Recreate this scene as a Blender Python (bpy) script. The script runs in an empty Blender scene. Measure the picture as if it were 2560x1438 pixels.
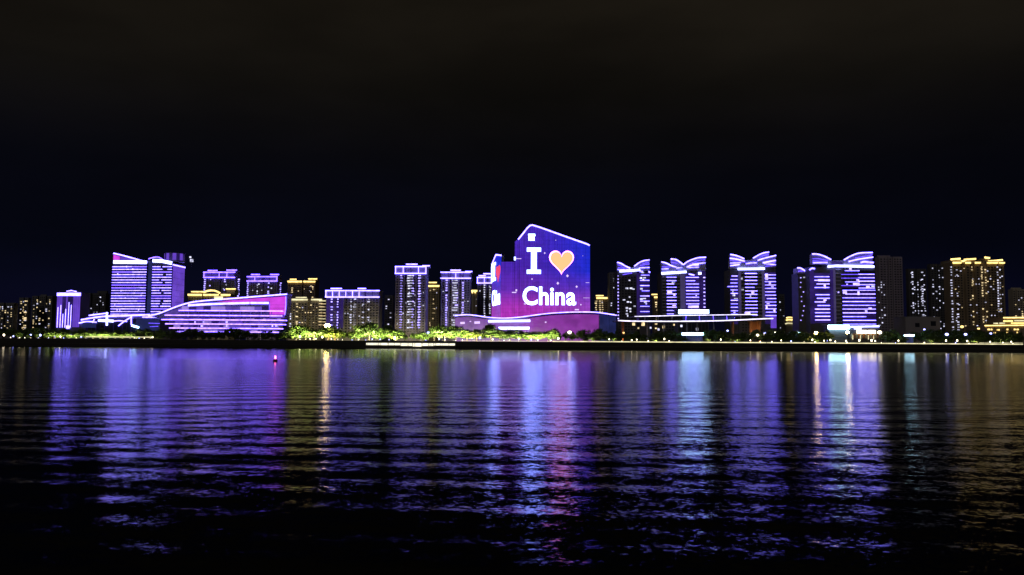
import bpy, bmesh, math, random
from mathutils import Vector, Matrix

sc = bpy.context.scene
R = math.radians
rnd = random.Random(7)

# ------------------------------------------------------------------ camera
FPX = 2000.0            # focal length in pixels of the 2560 px wide photograph
CAM_H = 5.5
PITCH = math.atan(138.5 / FPX)
ROLL = R(0.36)
cam_d = bpy.data.cameras.new('camera')
cam_d.sensor_width = 36.0
cam_d.lens = 36.0 * FPX / 2560.0
cam_d.clip_start = 0.2
cam_d.clip_end = 30000
cam = bpy.data.objects.new('camera', cam_d)
sc.collection.objects.link(cam)
RM = Matrix.Rotation(math.pi / 2 + PITCH, 4, 'X') @ Matrix.Rotation(ROLL, 4, 'Z')
cam.matrix_world = Matrix.Translation((0, 0, CAM_H)) @ RM
sc.camera = cam
R3 = RM.to_3x3()

# ------------------------------------------------------------------ world: moonless city night under thin cloud
w = bpy.data.worlds.new('World'); sc.world = w; w.use_nodes = True
nt = w.node_tree; nt.nodes.clear()
def N(t, tree, **kw):
    n = tree.nodes.new(t)
    for k, v in kw.items(): setattr(n, k, v)
    return n
SUN_EL, SUN_AZ = R(32), R(-28)
sky = N('ShaderNodeTexSky', nt, sky_type='NISHITA', sun_disc=False, sun_elevation=SUN_EL, sun_rotation=R(180) + SUN_AZ)
b1 = N('ShaderNodeBackground', nt); b1.inputs[1].default_value = 0.00012
nt.links.new(sky.outputs[0], b1.inputs[0])
tc = N('ShaderNodeTexCoord', nt)
sp = N('ShaderNodeSeparateXYZ', nt); nt.links.new(tc.outputs['Generated'], sp.inputs[0])
ramp = N('ShaderNodeValToRGB', nt)
e = ramp.color_ramp.elements
e[0].position = 0.0; e[0].color = (0.0019, 0.0020, 0.0128, 1)
e[1].position = 0.60; e[1].color = (0.0120, 0.0092, 0.0058, 1)
for p, c in ((0.10, (0.0010, 0.0013, 0.0062, 1)), (0.20, (0.0017, 0.0017, 0.0038, 1)), (0.30, (0.0052, 0.0043, 0.0033, 1)), (0.40, (0.0125, 0.0098, 0.0062, 1))):
    q = e.new(p); q.color = c
nt.links.new(sp.outputs[2], ramp.inputs[0])
mp = N('ShaderNodeMapping', nt); mp.inputs['Scale'].default_value = (1.6, 1.6, 5.0)
nt.links.new(tc.outputs['Generated'], mp.inputs[0])
nz = N('ShaderNodeTexNoise', nt); nz.inputs['Scale'].default_value = 1.7; nz.inputs['Detail'].default_value = 4
nt.links.new(mp.outputs[0], nz.inputs['Vector'])
mr = N('ShaderNodeMapRange', nt); mr.inputs[1].default_value = 0.35; mr.inputs[2].default_value = 0.68
mr.inputs[3].default_value = 0.62; mr.inputs[4].default_value = 1.12
nt.links.new(nz.outputs[0], mr.inputs[0])
b2 = N('ShaderNodeBackground', nt)
nt.links.new(ramp.outputs[0], b2.inputs[0]); nt.links.new(mr.outputs[0], b2.inputs[1])
ad = N('ShaderNodeAddShader', nt); wo = N('ShaderNodeOutputWorld', nt)
nt.links.new(b1.outputs[0], ad.inputs[0]); nt.links.new(b2.outputs[0], ad.inputs[1]); nt.links.new(ad.outputs[0], wo.inputs[0])

# ------------------------------------------------------------------ the one sun lamp: faint night light
sd = bpy.data.lights.new('night_sun', 'SUN'); sd.energy = 0.16; sd.angle = R(10); sd.color = (1.0, 0.93, 0.88)
so = bpy.data.objects.new('night_sun', sd); sc.collection.objects.link(so)
dirv = Vector((math.sin(-SUN_AZ) * math.cos(SUN_EL), math.cos(SUN_AZ) * math.cos(SUN_EL), -math.sin(SUN_EL)))
so.rotation_euler = dirv.to_track_quat('-Z', 'Y').to_euler()

# ------------------------------------------------------------------ exposure / render
vs = sc.view_settings
vs.view_transform = 'Standard'; vs.look = 'None'; vs.exposure = 0; vs.gamma = 1; vs.use_curve_mapping = False
sc.render.engine = 'CYCLES'
cy = sc.cycles
cy.use_denoising = True
cy.max_bounces = 5; cy.diffuse_bounces = 2; cy.glossy_bounces = 3
cy.sample_clamp_indirect = 6.0; cy.caustics_reflective = False; cy.caustics_refractive = False

# ================================================================== helpers
GZ = 6.4                                   # level of the embankment top above the water
C = sc.collection

def Wp(px, py, Y):
    """a photograph pixel at depth Y -> world point (used to measure sizes)"""
    d = R3 @ Vector(((px - 1280) / FPX, -(py - 719) / FPX, -1))
    t = Y / d.y
    return Vector((d.x * t, Y, CAM_H + d.z * t))

class MB:
    def __init__(s): s.v = []; s.f = []
    def add(s, vs_, fs):
        o = len(s.v); s.v += [tuple(p) for p in vs_]; s.f += [tuple(i + o for i in f) for f in fs]; return s
    def box(s, x0, x1, y0, y1, z0, z1):
        return s.add([(x0,y0,z0),(x1,y0,z0),(x1,y1,z0),(x0,y1,z0),(x0,y0,z1),(x1,y0,z1),(x1,y1,z1),(x0,y1,z1)],
                     [(0,3,2,1),(4,5,6,7),(0,1,5,4),(1,2,6,5),(2,3,7,6),(3,0,4,7)])
    def prism_z(s, poly, z0, z1):
        n = len(poly)
        return s.add([(x,y,z0) for x,y in poly] + [(x,y,z1) for x,y in poly],
                     [tuple(range(n))[::-1], tuple(range(n, 2*n))] + [(i,(i+1)%n,n+(i+1)%n,n+i) for i in range(n)])
    def prism_y(s, poly, y0, y1):
        n = len(poly)
        return s.add([(x,y0,z) for x,z in poly] + [(x,y1,z) for x,z in poly],
                     [tuple(range(n)), tuple(range(n, 2*n))[::-1]] + [(i,n+i,n+(i+1)%n,(i+1)%n) for i in range(n)])
    def strip(s, pts, t, y0=-0.45, y1=0.15):
        """bar of thickness t following points (x, z)"""
        up, dn = [], []
        for i, (x, z) in enumerate(pts):
            a = pts[max(i-1,0)]; b = pts[min(i+1,len(pts)-1)]
            dx, dz = b[0]-a[0], b[1]-a[1]; L = math.hypot(dx, dz) or 1
            nx, nz_ = -dz/L, dx/L
            up.append((x+nx*t/2, z+nz_*t/2)); dn.append((x-nx*t/2, z-nz_*t/2))
        n = len(pts); V = []
        for y in (y0, y1):
            V += [(x,y,z) for x,z in up] + [(x,y,z) for x,z in dn]
        F = []
        for i in range(n-1):
            F += [(n+i,n+i+1,i+1,i), (2*n+i,2*n+i+1,3*n+i+1,3*n+i), (i,i+1,2*n+i+1,2*n+i), (n+i+1,n+i,3*n+i,3*n+i+1)]
        F += [(0,2*n,3*n,n), (n-1,2*n-1,4*n-1,3*n-1)]
        return s.add(V, F)
    def lathe(s, prof, n=12, cx=0, cy=0):
        V = [(cx+r*math.cos(2*math.pi*k/n), cy+r*math.sin(2*math.pi*k/n), z) for r, z in prof for k in range(n)]
        F = [(i*n+k, i*n+(k+1)%n, (i+1)*n+(k+1)%n, (i+1)*n+k) for i in range(len(prof)-1) for k in range(n)]
        F += [tuple(range(n))[::-1], tuple((len(prof)-1)*n+k for k in range(n))]
        return s.add(V, F)
    def tube(s, a, b, r0, r1, n=6):
        a, b = Vector(a), Vector(b); d = (b-a).normalized()
        u = d.orthogonal().normalized(); v = d.cross(u)
        V = [a+(u*math.cos(2*math.pi*k/n)+v*math.sin(2*math.pi*k/n))*r0 for k in range(n)]
        V += [b+(u*math.cos(2*math.pi*k/n)+v*math.sin(2*math.pi*k/n))*r1 for k in range(n)]
        return s.add(V, [(k,(k+1)%n,n+(k+1)%n,n+k) for k in range(n)] + [tuple(range(n))[::-1], tuple(range(n,2*n))])
    def mesh(s, name, mat):
        m = bpy.data.meshes.new(name); m.from_pydata(s.v, [], s.f); m.materials.append(mat); m.update()
        bm = bmesh.new(); bm.from_mesh(m); bmesh.ops.recalc_face_normals(bm, faces=bm.faces); bm.to_mesh(m); bm.free()
        return m
    def build(s, name, mat, parent=None, loc=None, kind=None, label=None):
        o = bpy.data.objects.new(name, s.mesh(name, mat)); C.objects.link(o)
        if parent: o.parent = parent
        if loc: o.location = loc
        if kind: o['kind'] = kind
        if label: o['label'] = label
        return o

def inst(name, mesh, parent, loc, scale=(1,1,1), rz=0):
    o = bpy.data.objects.new(name, mesh); C.objects.link(o); o.parent = parent
    o.location = loc; o.scale = scale; o.rotation_euler[2] = rz
    return o

def tag(o, label, cat, group=None, kind=None):
    o['label'] = label; o['category'] = cat
    if group: o['group'] = group
    if kind: o['kind'] = kind
    return o

def thing(name, label, cat, loc, group=None, rz=0):
    o = bpy.data.objects.new(name, None); C.objects.link(o); o.location = loc; o.rotation_euler[2] = rz
    o.empty_display_size = 1
    return tag(o, label, cat, group)

def catmull(pts, n=5):
    out = []
    P = [pts[0]] + list(pts) + [pts[-1]]
    for i in range(1, len(P)-2):
        p0, p1, p2, p3 = P[i-1], P[i], P[i+1], P[i+2]
        for k in range(n):
            t = k/n
            out.append(tuple(0.5*((2*p1[j]) + (-p0[j]+p2[j])*t + (2*p0[j]-5*p1[j]+4*p2[j]-p3[j])*t*t + (-p0[j]+3*p1[j]-3*p2[j]+p3[j])*t**3) for j in range(len(p1))))
    out.append(tuple(pts[-1]))
    return out

# ------------------------------------------------------------------ materials
def wall(name, col, rough=0.7, var=0.25, scale=0.12):
    m = bpy.data.materials.new(name); m.use_nodes = True; t = m.node_tree
    b = t.nodes['Principled BSDF']; b.inputs['Roughness'].default_value = rough
    tcn = N('ShaderNodeTexCoord', t); n = N('ShaderNodeTexNoise', t); n.inputs['Scale'].default_value = scale; n.inputs['Detail'].default_value = 5
    t.links.new(tcn.outputs['Object'], n.inputs['Vector'])
    mx = N('ShaderNodeMix', t, data_type='RGBA'); mx.inputs[6].default_value = (*[c*(1-var) for c in col], 1); mx.inputs[7].default_value = (*[min(1, c*(1+var)) for c in col], 1)
    t.links.new(n.outputs[0], mx.inputs[0]); t.links.new(mx.outputs[2], b.inputs['Base Color'])
    return m
def glow(name, col, k, var=0.0, scale=0.3, base=(0.02,0.02,0.02)):
    """a lamp, lit pane, LED surface or facade wash set as glow; var gives uneven lamps along its length"""
    m = bpy.data.materials.new(name); m.use_nodes = True; t = m.node_tree
    b = t.nodes['Principled BSDF']; b.inputs['Base Color'].default_value = (*base, 1); b.inputs['Roughness'].default_value = 0.5
    b.inputs['Emission Color'].default_value = (*col, 1); b.inputs['Emission Strength'].default_value = k
    if var:
        g = N('ShaderNodeNewGeometry', t); n = N('ShaderNodeTexNoise', t); n.inputs['Scale'].default_value = scale; n.inputs['Detail'].default_value = 2
        t.links.new(g.outputs['Position'], n.inputs['Vector'])
        r = N('ShaderNodeMapRange', t); r.inputs[1].default_value = 0.3; r.inputs[2].default_value = 0.7
        r.inputs[3].default_value = k*(1-var); r.inputs[4].default_value = k*(1+var)
        t.links.new(n.outputs[0], r.inputs[0]); t.links.new(r.outputs[0], b.inputs['Emission Strength'])
    return m
M = {}
M['conc']   = wall('facade_grey', (0.34, 0.31, 0.32))
M['concv']  = wall('facade_mauve', (0.36, 0.31, 0.38))
M['cream']  = wall('facade_cream', (0.46, 0.41, 0.32))
M['tan']    = wall('facade_tan', (0.30, 0.23, 0.15))
M['dark']   = wall('facade_dark', (0.10, 0.10, 0.11))
M['slate']  = wall('facade_slate', (0.17, 0.17, 0.18))
M['white']  = wall('facade_white', (0.42, 0.41, 0.46), var=0.12)
M['metal']  = wall('cladding', (0.20, 0.19, 0.22), 0.45, 0.1)
M['glass']  = wall('dark_glass', (0.03, 0.032, 0.045), 0.18, 0.3)
M['stone']  = wall('quay_stone', (0.035, 0.033, 0.03), 0.9, 0.4, 0.4)
M['soil']   = wall('ground_soil', (0.014, 0.015, 0.012), 0.95, 0.4, 0.05)
M['post']   = wall('post_metal', (0.06, 0.06, 0.06), 0.5)
M['bark']   = wall('bark', (0.09, 0.065, 0.045), 0.9, 0.3, 1.5)
M['orange'] = wall('timber_cladding', (0.42, 0.17, 0.06), 0.6)
VIO = (0.14, 0.08, 1.0)
M['vio']    = glow('violet_led', VIO, 6.0, 0.3)
M['viod']   = glow('violet_led_dim', VIO, 1.9, 0.4)
M['viob']   = glow('blue_violet_led', (0.145, 0.115, 1.0), 7.2, 0.35)
M['viow']   = glow('white_violet_led', (0.18, 0.14, 1.0), 7.6, 0.25)
M['white_l']= glow('white_led', (0.32, 0.34, 1.0), 7.0, 0.2)
M['cool']   = glow('cool_floodlight', (0.45, 0.80, 1.0), 20.0)
M['coolb']  = glow('cool_sign', (0.34, 0.60, 1.0), 13.0)
M['warm']   = glow('warm_led', (1.0, 0.70, 0.22), 2.3, 0.3)
M['warmw']  = glow('warm_white_lamp', (1.0, 0.86, 0.58), 7.0)
M['warms']  = glow('warm_white_strip', (1.0, 0.90, 0.52), 1.0, 0.35, 0.15)
M['dock']   = glow('dock_light', (1.0, 0.95, 0.74), 1.3, 0.3, 0.2)
M['win_w']  = glow('lit_window_warm', (1.0, 0.76, 0.40), 0.95, 0.9, 0.2)
M['win_c']  = glow('lit_window_white', (0.74, 0.74, 1.0), 1.0, 0.9, 0.2)
M['win_v']  = glow('lit_window_violet', (0.36, 0.29, 1.0), 2.6, 0.5, 0.13)
M['hot']    = glow('bright_globe_lamp', (1.0, 0.66, 0.22), 110.0)
M['canl']   = glow('canopy_white_led', (0.78, 0.72, 1.0), 2.0, 0.3)
M['halll']  = glow('hall_lilac_led', (0.20, 0.115, 1.0), 6.4, 0.35)
M['dline']  = glow('tower_lilac_led', (0.20, 0.15, 1.0), 7.2, 0.35)
M['red']    = glow('red_beacon', (1.0, 0.12, 0.36), 8.0)
M['panelv'] = glow('violet_wash_glow', (0.16, 0.07, 0.80), 0.13, 0.45, 0.08)  # violet light wash on facades, put into the surface as glow
M['panelg'] = glow('pale_wash_glow', (0.36, 0.27, 0.85), 0.14, 0.2, 0.08)  # greyish violet wash on tower fins, set as the surface's own glow
M['panelp'] = glow('purple_wash_glow', (0.20, 0.08, 0.85), 0.60, 0.25, 0.06)  # purple wash light on tower sides, carried by surface emission
M['hallp']  = glow('hall_violet_glazing', (0.24, 0.13, 0.85), 0.42, 0.5, 0.07)
M['hallw']  = glow('hall_pale_glazing', (0.45, 0.30, 0.95), 0.62, 0.4, 0.07)
M['mag']    = glow('magenta_led_panel', (0.68, 0.060, 0.80), 0.95, 0.15, 0.12)
M['text']   = glow('led_white_letters', (0.21, 0.29, 1.0), 11.0)
M['heart']  = glow('led_heart_cream', (1.0, 0.22, 0.098), 2.9)
M['heartp'] = glow('led_heart_pink', (0.5, 0.12, 1.0), 13.0)
M['heartr'] = glow('led_heart_red', (1.0, 0.07, 0.12), 0.9)
M['spark']  = glow('led_sparkle', (0.75, 0.55, 1.0), 1.2)
M['bluegl'] = glow('lit_blue_glass', (0.05, 0.07, 0.36), 0.22, 0.3, 0.1)

# ================================================================== water
def water_material():
    m = bpy.data.materials.new('river_water'); m.use_nodes = True; t = m.node_tree
    t.nodes.remove(t.nodes['Principled BSDF'])
    b = N('ShaderNodeBsdfAnisotropic', t, distribution='BECKMANN'); b.inputs['Color'].default_value = (0.64, 0.64, 0.64, 1)  # waves hide part of each other at grazing view
    df = N('ShaderNodeBsdfDiffuse', t); df.inputs['Color'].default_value = (0.001, 0.0014, 0.0018, 1)
    fr = N('ShaderNodeFresnel', t); fr.inputs['IOR'].default_value = 1.333
    mxs = N('ShaderNodeMixShader', t); t.links.new(fr.outputs[0], mxs.inputs[0]); t.links.new(df.outputs[0], mxs.inputs[1]); t.links.new(b.outputs[0], mxs.inputs[2])
    t.links.new(mxs.outputs[0], t.nodes['Material Output'].inputs['Surface'])
    g = N('ShaderNodeNewGeometry', t); L = t.links.new
    sx = N('ShaderNodeSeparateXYZ', t); L(g.outputs['Position'], sx.inputs[0])
    def math_(op, a, b_=None, c=None):
        n = N('ShaderNodeMath', t, operation=op)
        for i, v in enumerate((a, b_, c)):
            if v is None: continue
            if isinstance(v, (int, float)): n.inputs[i].default_value = v
            else: L(v, n.inputs[i])
        return n.outputs[0]
    def rng(v, a, b_, c, d, smooth=True):
        n = N('ShaderNodeMapRange', t); n.interpolation_type = 'SMOOTHSTEP' if smooth else 'LINEAR'
        L(v, n.inputs[0])
        for i, q in enumerate((a, b_, c, d)): n.inputs[i+1].default_value = q
        return n.outputs[0]
    def noise(scale, mapping, detail=2.0, rough=0.55, rot=0.0):
        mpn = N('ShaderNodeMapping', t); mpn.inputs['Scale'].default_value = mapping; mpn.inputs['Rotation'].default_value = (0,0,rot)
        L(g.outputs['Position'], mpn.inputs[0])
        n = N('ShaderNodeTexNoise', t); n.inputs['Scale'].default_value = scale; n.inputs['Detail'].default_value = detail; n.inputs['Roughness'].default_value = rough
        L(mpn.outputs[0], n.inputs['Vector']); return n
    def slopes(n, amp):
        s = N('ShaderNodeVectorMath', t, operation='SUBTRACT'); L(n.outputs['Color'], s.inputs[0]); s.inputs[1].default_value = (0.5,0.5,0.5)
        v = N('ShaderNodeVectorMath', t, operation='SCALE'); L(s.outputs[0], v.inputs[0])
        if isinstance(amp, (int, float)): v.inputs['Scale'].default_value = amp
        else: L(amp, v.inputs['Scale'])
        return v.outputs[0]
    X, Y = sx.outputs[0], sx.outputs[1]
    patch = noise(0.03, (0.5, 1, 1), 3.0)
    pamp = rng(patch.outputs[0], 0.38, 0.62, 0.45, 1.35)
    near = rng(Y, 30, 190, 1.0, 0.15)
    amp1 = math_('MULTIPLY', pamp, near)
    r1 = slopes(noise(1.1, (1, 1.4, 1), 4.0, 0.68, 0.2), math_('MULTIPLY', amp1, 0.22))
    r2 = slopes(noise(4.6, (1, 1.25, 1), 3.0, 0.65, -0.3), math_('MULTIPLY', amp1, 0.27))
    # long boat-wake swell, crests bending across the river
    warp = noise(0.02, (1, 1, 1), 2.0)
    wv = math_('MULTIPLY', math_('SUBTRACT', warp.outputs[0], 0.5), 30.0)
    bend = math_('SUBTRACT', X, math_('SQRT', math_('MULTIPLY_ADD', X, X, 200.0)))
    ph0 = math_('ADD', math_('MULTIPLY_ADD', bend, -0.15, Y), wv)
    ph = math_('MULTIPLY', ph0, 2*math.pi/5.2)
    side = rng(X, -25, 30, 1.1, 0.6)
    wk = math_('MULTIPLY', math_('MULTIPLY', math_('SINE', ph), side), math_('MULTIPLY', rng(Y, 22, 150, 0.036, 0.007), rng(noise(0.018, (0.6,1,1), 1.0).outputs[0], 0.38, 0.62, 0.5, 1.15)))
    # one older wake line far out
    yy = math_('ADD', math_('MULTIPLY_ADD', X, 0.06, Y), math_('MULTIPLY_ADD', wv, 0.6, -228.0))
    wk3 = math_('MULTIPLY', math_('SINE', math_('MULTIPLY', yy, 0.26)), math_('MULTIPLY', math_('EXPONENT', math_('MULTIPLY', math_('MULTIPLY', yy, yy), -0.0022)), 0.012))
    wk = math_('ADD', wk, wk3)
    ph2 = math_('MULTIPLY', math_('ADD', math_('MULTIPLY_ADD', X, 0.22, Y), math_('MULTIPLY', wv, -0.5)), 2*math.pi/2.1)
    wk2 = math_('MULTIPLY', math_('SINE', ph2), math_('MULTIPLY', near, 0.015))
    comb = N('ShaderNodeCombineXYZ', t); comb.inputs[2].default_value = 1.0
    L(math_('MULTIPLY', wk, -0.15), comb.inputs[0]); L(math_('ADD', wk, wk2), comb.inputs[1])
    a1 = N('ShaderNodeVectorMath', t, operation='ADD'); L(r1, a1.inputs[0]); L(r2, a1.inputs[1])
    fl = N('ShaderNodeVectorMath', t, operation='MULTIPLY'); L(a1.outputs[0], fl.inputs[0]); fl.inputs[1].default_value = (1,1,0)
    a2 = N('ShaderNodeVectorMath', t, operation='ADD'); L(fl.outputs[0], a2.inputs[0]); L(comb.outputs[0], a2.inputs[1])
    nn = N('ShaderNodeVectorMath', t, operation='NORMALIZE'); L(a2.outputs[0], nn.inputs[0])
    L(nn.outputs[0], b.inputs['Normal']); L(nn.outputs[0], fr.inputs['Normal'])
    # unresolved ripples: wind-roughened mid river, slick water under the far bank
    rough = math_('ADD', rng(Y, 25, 130, 0.14, 0.20), rng(math_('ADD', Y, math_('MULTIPLY', math_('SUBTRACT', patch.outputs[0], 0.5), 160.0)), 215, 290, 0.0, -0.06))
    L(rough, b.inputs['Roughness'])
    return m
wm = MB(); wm.add([(-3000,-60,0),(3000,-60,0),(3000,790,0),(-3000,790,0)], [(0,1,2,3)])
wo_ = wm.build('water', water_material()); wo_['kind'] = 'structure'; wo_['label'] = 'dark rippled river reflecting the lights'

# ================================================================== far bank
SHORE = 712.0
g_ = MB(); g_.add([(-4000,SHORE+14,GZ),(4000,SHORE+14,GZ),(4000,4000,GZ),(-4000,4000,GZ)], [(0,1,2,3)])
go = g_.build('ground', M['soil']); go['kind'] = 'structure'; go['label'] = 'dark embankment ground of the far bank'

quay = thing('quay_wall', 'long dark stone quay wall along the far bank above the water', 'quay wall', (0, SHORE, 0))
prof = [(0,-2),(0,2.6),(5.5,2.9),(6.2,GZ-0.35),(6.6,GZ+0.25),(14.6,GZ+0.25),(14.6,-2)]
q = MB(); n = len(prof); xs = [-2600 + 26*i for i in range(201)]
for x in xs:
    j = rnd.uniform(-0.12, 0.12)
    q.v += [(x, y+j, z) for y, z in prof]
for i in range(len(xs)-1):
    for k in range(n): q.f.append((i*n+k, (i+1)*n+k, (i+1)*n+(k+1)%n, i*n+(k+1)%n))
q.build('wall_body', M['stone'], quay)
def sx_(px, Y=SHORE): return Wp(px, 857, Y).x
# lit handrail along the promenade, in lengths
def quay_lights(p0, p1, t=0.55, mat='warms', z=GZ+0.75, lo=30, hi=90, gap=0.15):
    x = p0
    while x < p1:
        L_ = min(rnd.uniform(lo, hi), p1-x)
        a, b = sx_(x), sx_(x+L_-(1.5 if rnd.random() < gap else 0.3))
        MB().box(a, b, 6.9, 7.3, z-t/2, z+t/2).build('rail_light', M[mat], quay)
        x += L_
quay_lights(1382, 2570, 0.85)
quay_lights(205, 372, 0.7, lo=14, hi=60, gap=0.5, z=GZ+2.2)
quay_lights(1150, 1380, 0.35, lo=6, hi=30, gap=0.9)
quay_lights(2460, 2570, 0.3, lo=20, hi=50, z=GZ+1.9)
# rail posts
pm = MB().box(-0.06,0.06,-0.06,0.06,0,1.3).mesh('rail_post', M['post'])
for i in range(120): inst('rail_post', pm, quay, (sx_(1382+i*10), 7.5, GZ+0.2))

# lit landing stage
j0, j1 = sx_(915, 700), sx_(1142, 700)
jet = thing('landing_stage', 'low floating landing stage with a long bright white light band', 'jetty', ((j0+j1)/2, 700, 0))
hw = (j1-j0)/2
MB().box(-hw-1, hw+1, 0, 9, 0.0, 0.9).build('pontoon', M['stone'], jet)
MB().box(-hw-1, hw+1, 0.6, 9, 4.9, 5.25).build('canopy', M['stone'], jet)
x = -hw
while x < hw-2:
    L_ = min(rnd.uniform(5, 11), hw-x)
    hgt = rnd.uniform(2.2, 3.0) if x > -hw+20 and x < hw-22 else 1.9
    MB().box(x, x+L_-0.4, 0.9, 1.2, 4.75-hgt, 4.75).build('glow_panel', M['dock'], jet); x += L_
for k in range(14):
    xx = -hw+1+k*(2*hw-2)/13; MB().box(xx-0.12, xx+0.12, 0.35, 0.6, 0.9, 4.9).build('post', M['post'], jet)

# ================================================================== building toolkit
class BF:
    """a building measured from the photograph at depth Y; local x right, y away, z up from the embankment"""
    def __init__(s, name, label, cat, px0, px1, ytop, Y, rz=0):
        s.Y = Y; s.cx = (px0+px1)/2; s.ym = (ytop+840)/2
        s.o = Vector((Wp(s.cx, s.ym, Y).x, Y, GZ))
        s.root = thing(name, label, cat, s.o, rz=rz); s.px = Y/FPX
    def x(s, px): return Wp(px, s.ym, s.Y).x - s.o.x
    def z(s, py, px=None): return Wp(s.cx if px is None else px, py, s.Y).z - GZ
    def p(s, px, py): return (s.x(px), s.z(py, px))
    def strip(s, pts, t, mat, name='light_strip', y0=-0.45, y1=0.15, curve=False, parent=None):
        P = [s.p(*q) for q in pts]
        if curve and len(P) > 2: P = catmull(P, 5)
        return MB().strip(P, t*s.px, y0, y1).build(name, M[mat], parent or s.root)
    def box(s, name, mat, px0, px1, py0, py1, y0, y1, parent=None, label=None):
        """py0 upper pixel row, py1 lower row (None = ground)"""
        zb = 0 if py1 is None else s.z(py1)
        return MB().box(s.x(px0), s.x(px1), y0, y1, zb, s.z(py0)).build(name, M[mat], parent or s.root, label=label)

PANE = {k: MB().box(-0.5,0.5,-0.12,0.1,-0.5,0.5).mesh('pane', M[k]) for k in ('win_w','win_c','win_v','warm','vio','viow')}
def window_grid(B, x0, x1, z0, z1, yf, fh=3.1, bay=3.2, ww=1.9, wh=1.6, side=None, depth=0, skip=0.0):
    """dark panes of a facade, set in reveals proud of the wall; one joined part because they are under 10 px"""
    m = MB(); nb = max(1, int((x1-x0)/bay)); st = (x1-x0)/nb
    z = z0
    while z < z1-wh-0.6:
        for k in range(nb):
            if rnd.random() < skip: continue
            cx = x0+(k+0.5)*st
            m.box(cx-ww/2, cx+ww/2, yf-0.06, yf+0.3, z+0.8, z+0.8+wh)
        z += fh
    if m.f: m.build('window_grid', M['glass'], B.root, kind='stuff')
def balconies(B, x0, x1, z0, z1, yf, fh=3.1, mat='conc'):
    m = MB(); z = z0
    while z < z1-2: m.box(x0, x1, yf-1.3, yf+0.2, z, z+0.95); z += fh
    if m.f: m.build('balcony_stack', M[mat], B.root, kind='stuff')
def lit(B, px, py, wpx=3.5, hpx=2.6, mat=None, y=-0.15):
    mat = mat or rnd.choice(('win_w','win_c','win_w'))
    inst('window', PANE[mat], B.root, (B.x(px), y, B.z(py, px)), (wpx*B.px, 1, hpx*B.px))
def scatter(B, px0, px1, py0, py1, n_, mat=None, y=-0.15, w=(1.4,3.9)):
    cols = [px0+(px1-px0)*(k+0.5)/max(3, int((px1-px0)/7)) for k in range(max(3, int((px1-px0)/7)))]
    fl = 3.1/B.px; used = set()
    for _ in range(n_):
        c = rnd.choice(cols); r = rnd.randrange(max(1, int((py1-py0)/fl)))
        if (c, r) in used: continue
        used.add((c, r)); lit(B, c+rnd.uniform(-0.5,0.5), py0+(r+0.5)*fl, rnd.uniform(*w), rnd.uniform(1.6,2.9), mat, y)
def column(B, px, py0, py1, wpx, prob, mat, y=-0.15, jitter=0.6):
    fl = 3.1/B.px; r = 0
    while py0+r*fl < py1:
        if rnd.random() < prob:
            lit(B, px+rnd.uniform(-1,1)*jitter, py0+r*fl, wpx*rnd.uniform(0.55,1.15), rnd.uniform(1.9,3.3), mat, y)
        r += 1

def body_plan(x0, x1, d, notches, nd=3.0):
    """front outline with recesses (notches as pairs of x) -> plan polygon"""
    P = [(x0, 0)]
    for a, b in notches: P += [(a, 0), (a, nd), (b, nd), (b, 0)]
    P += [(x1, 0), (x1, d), (x0, d)]
    return P

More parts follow.
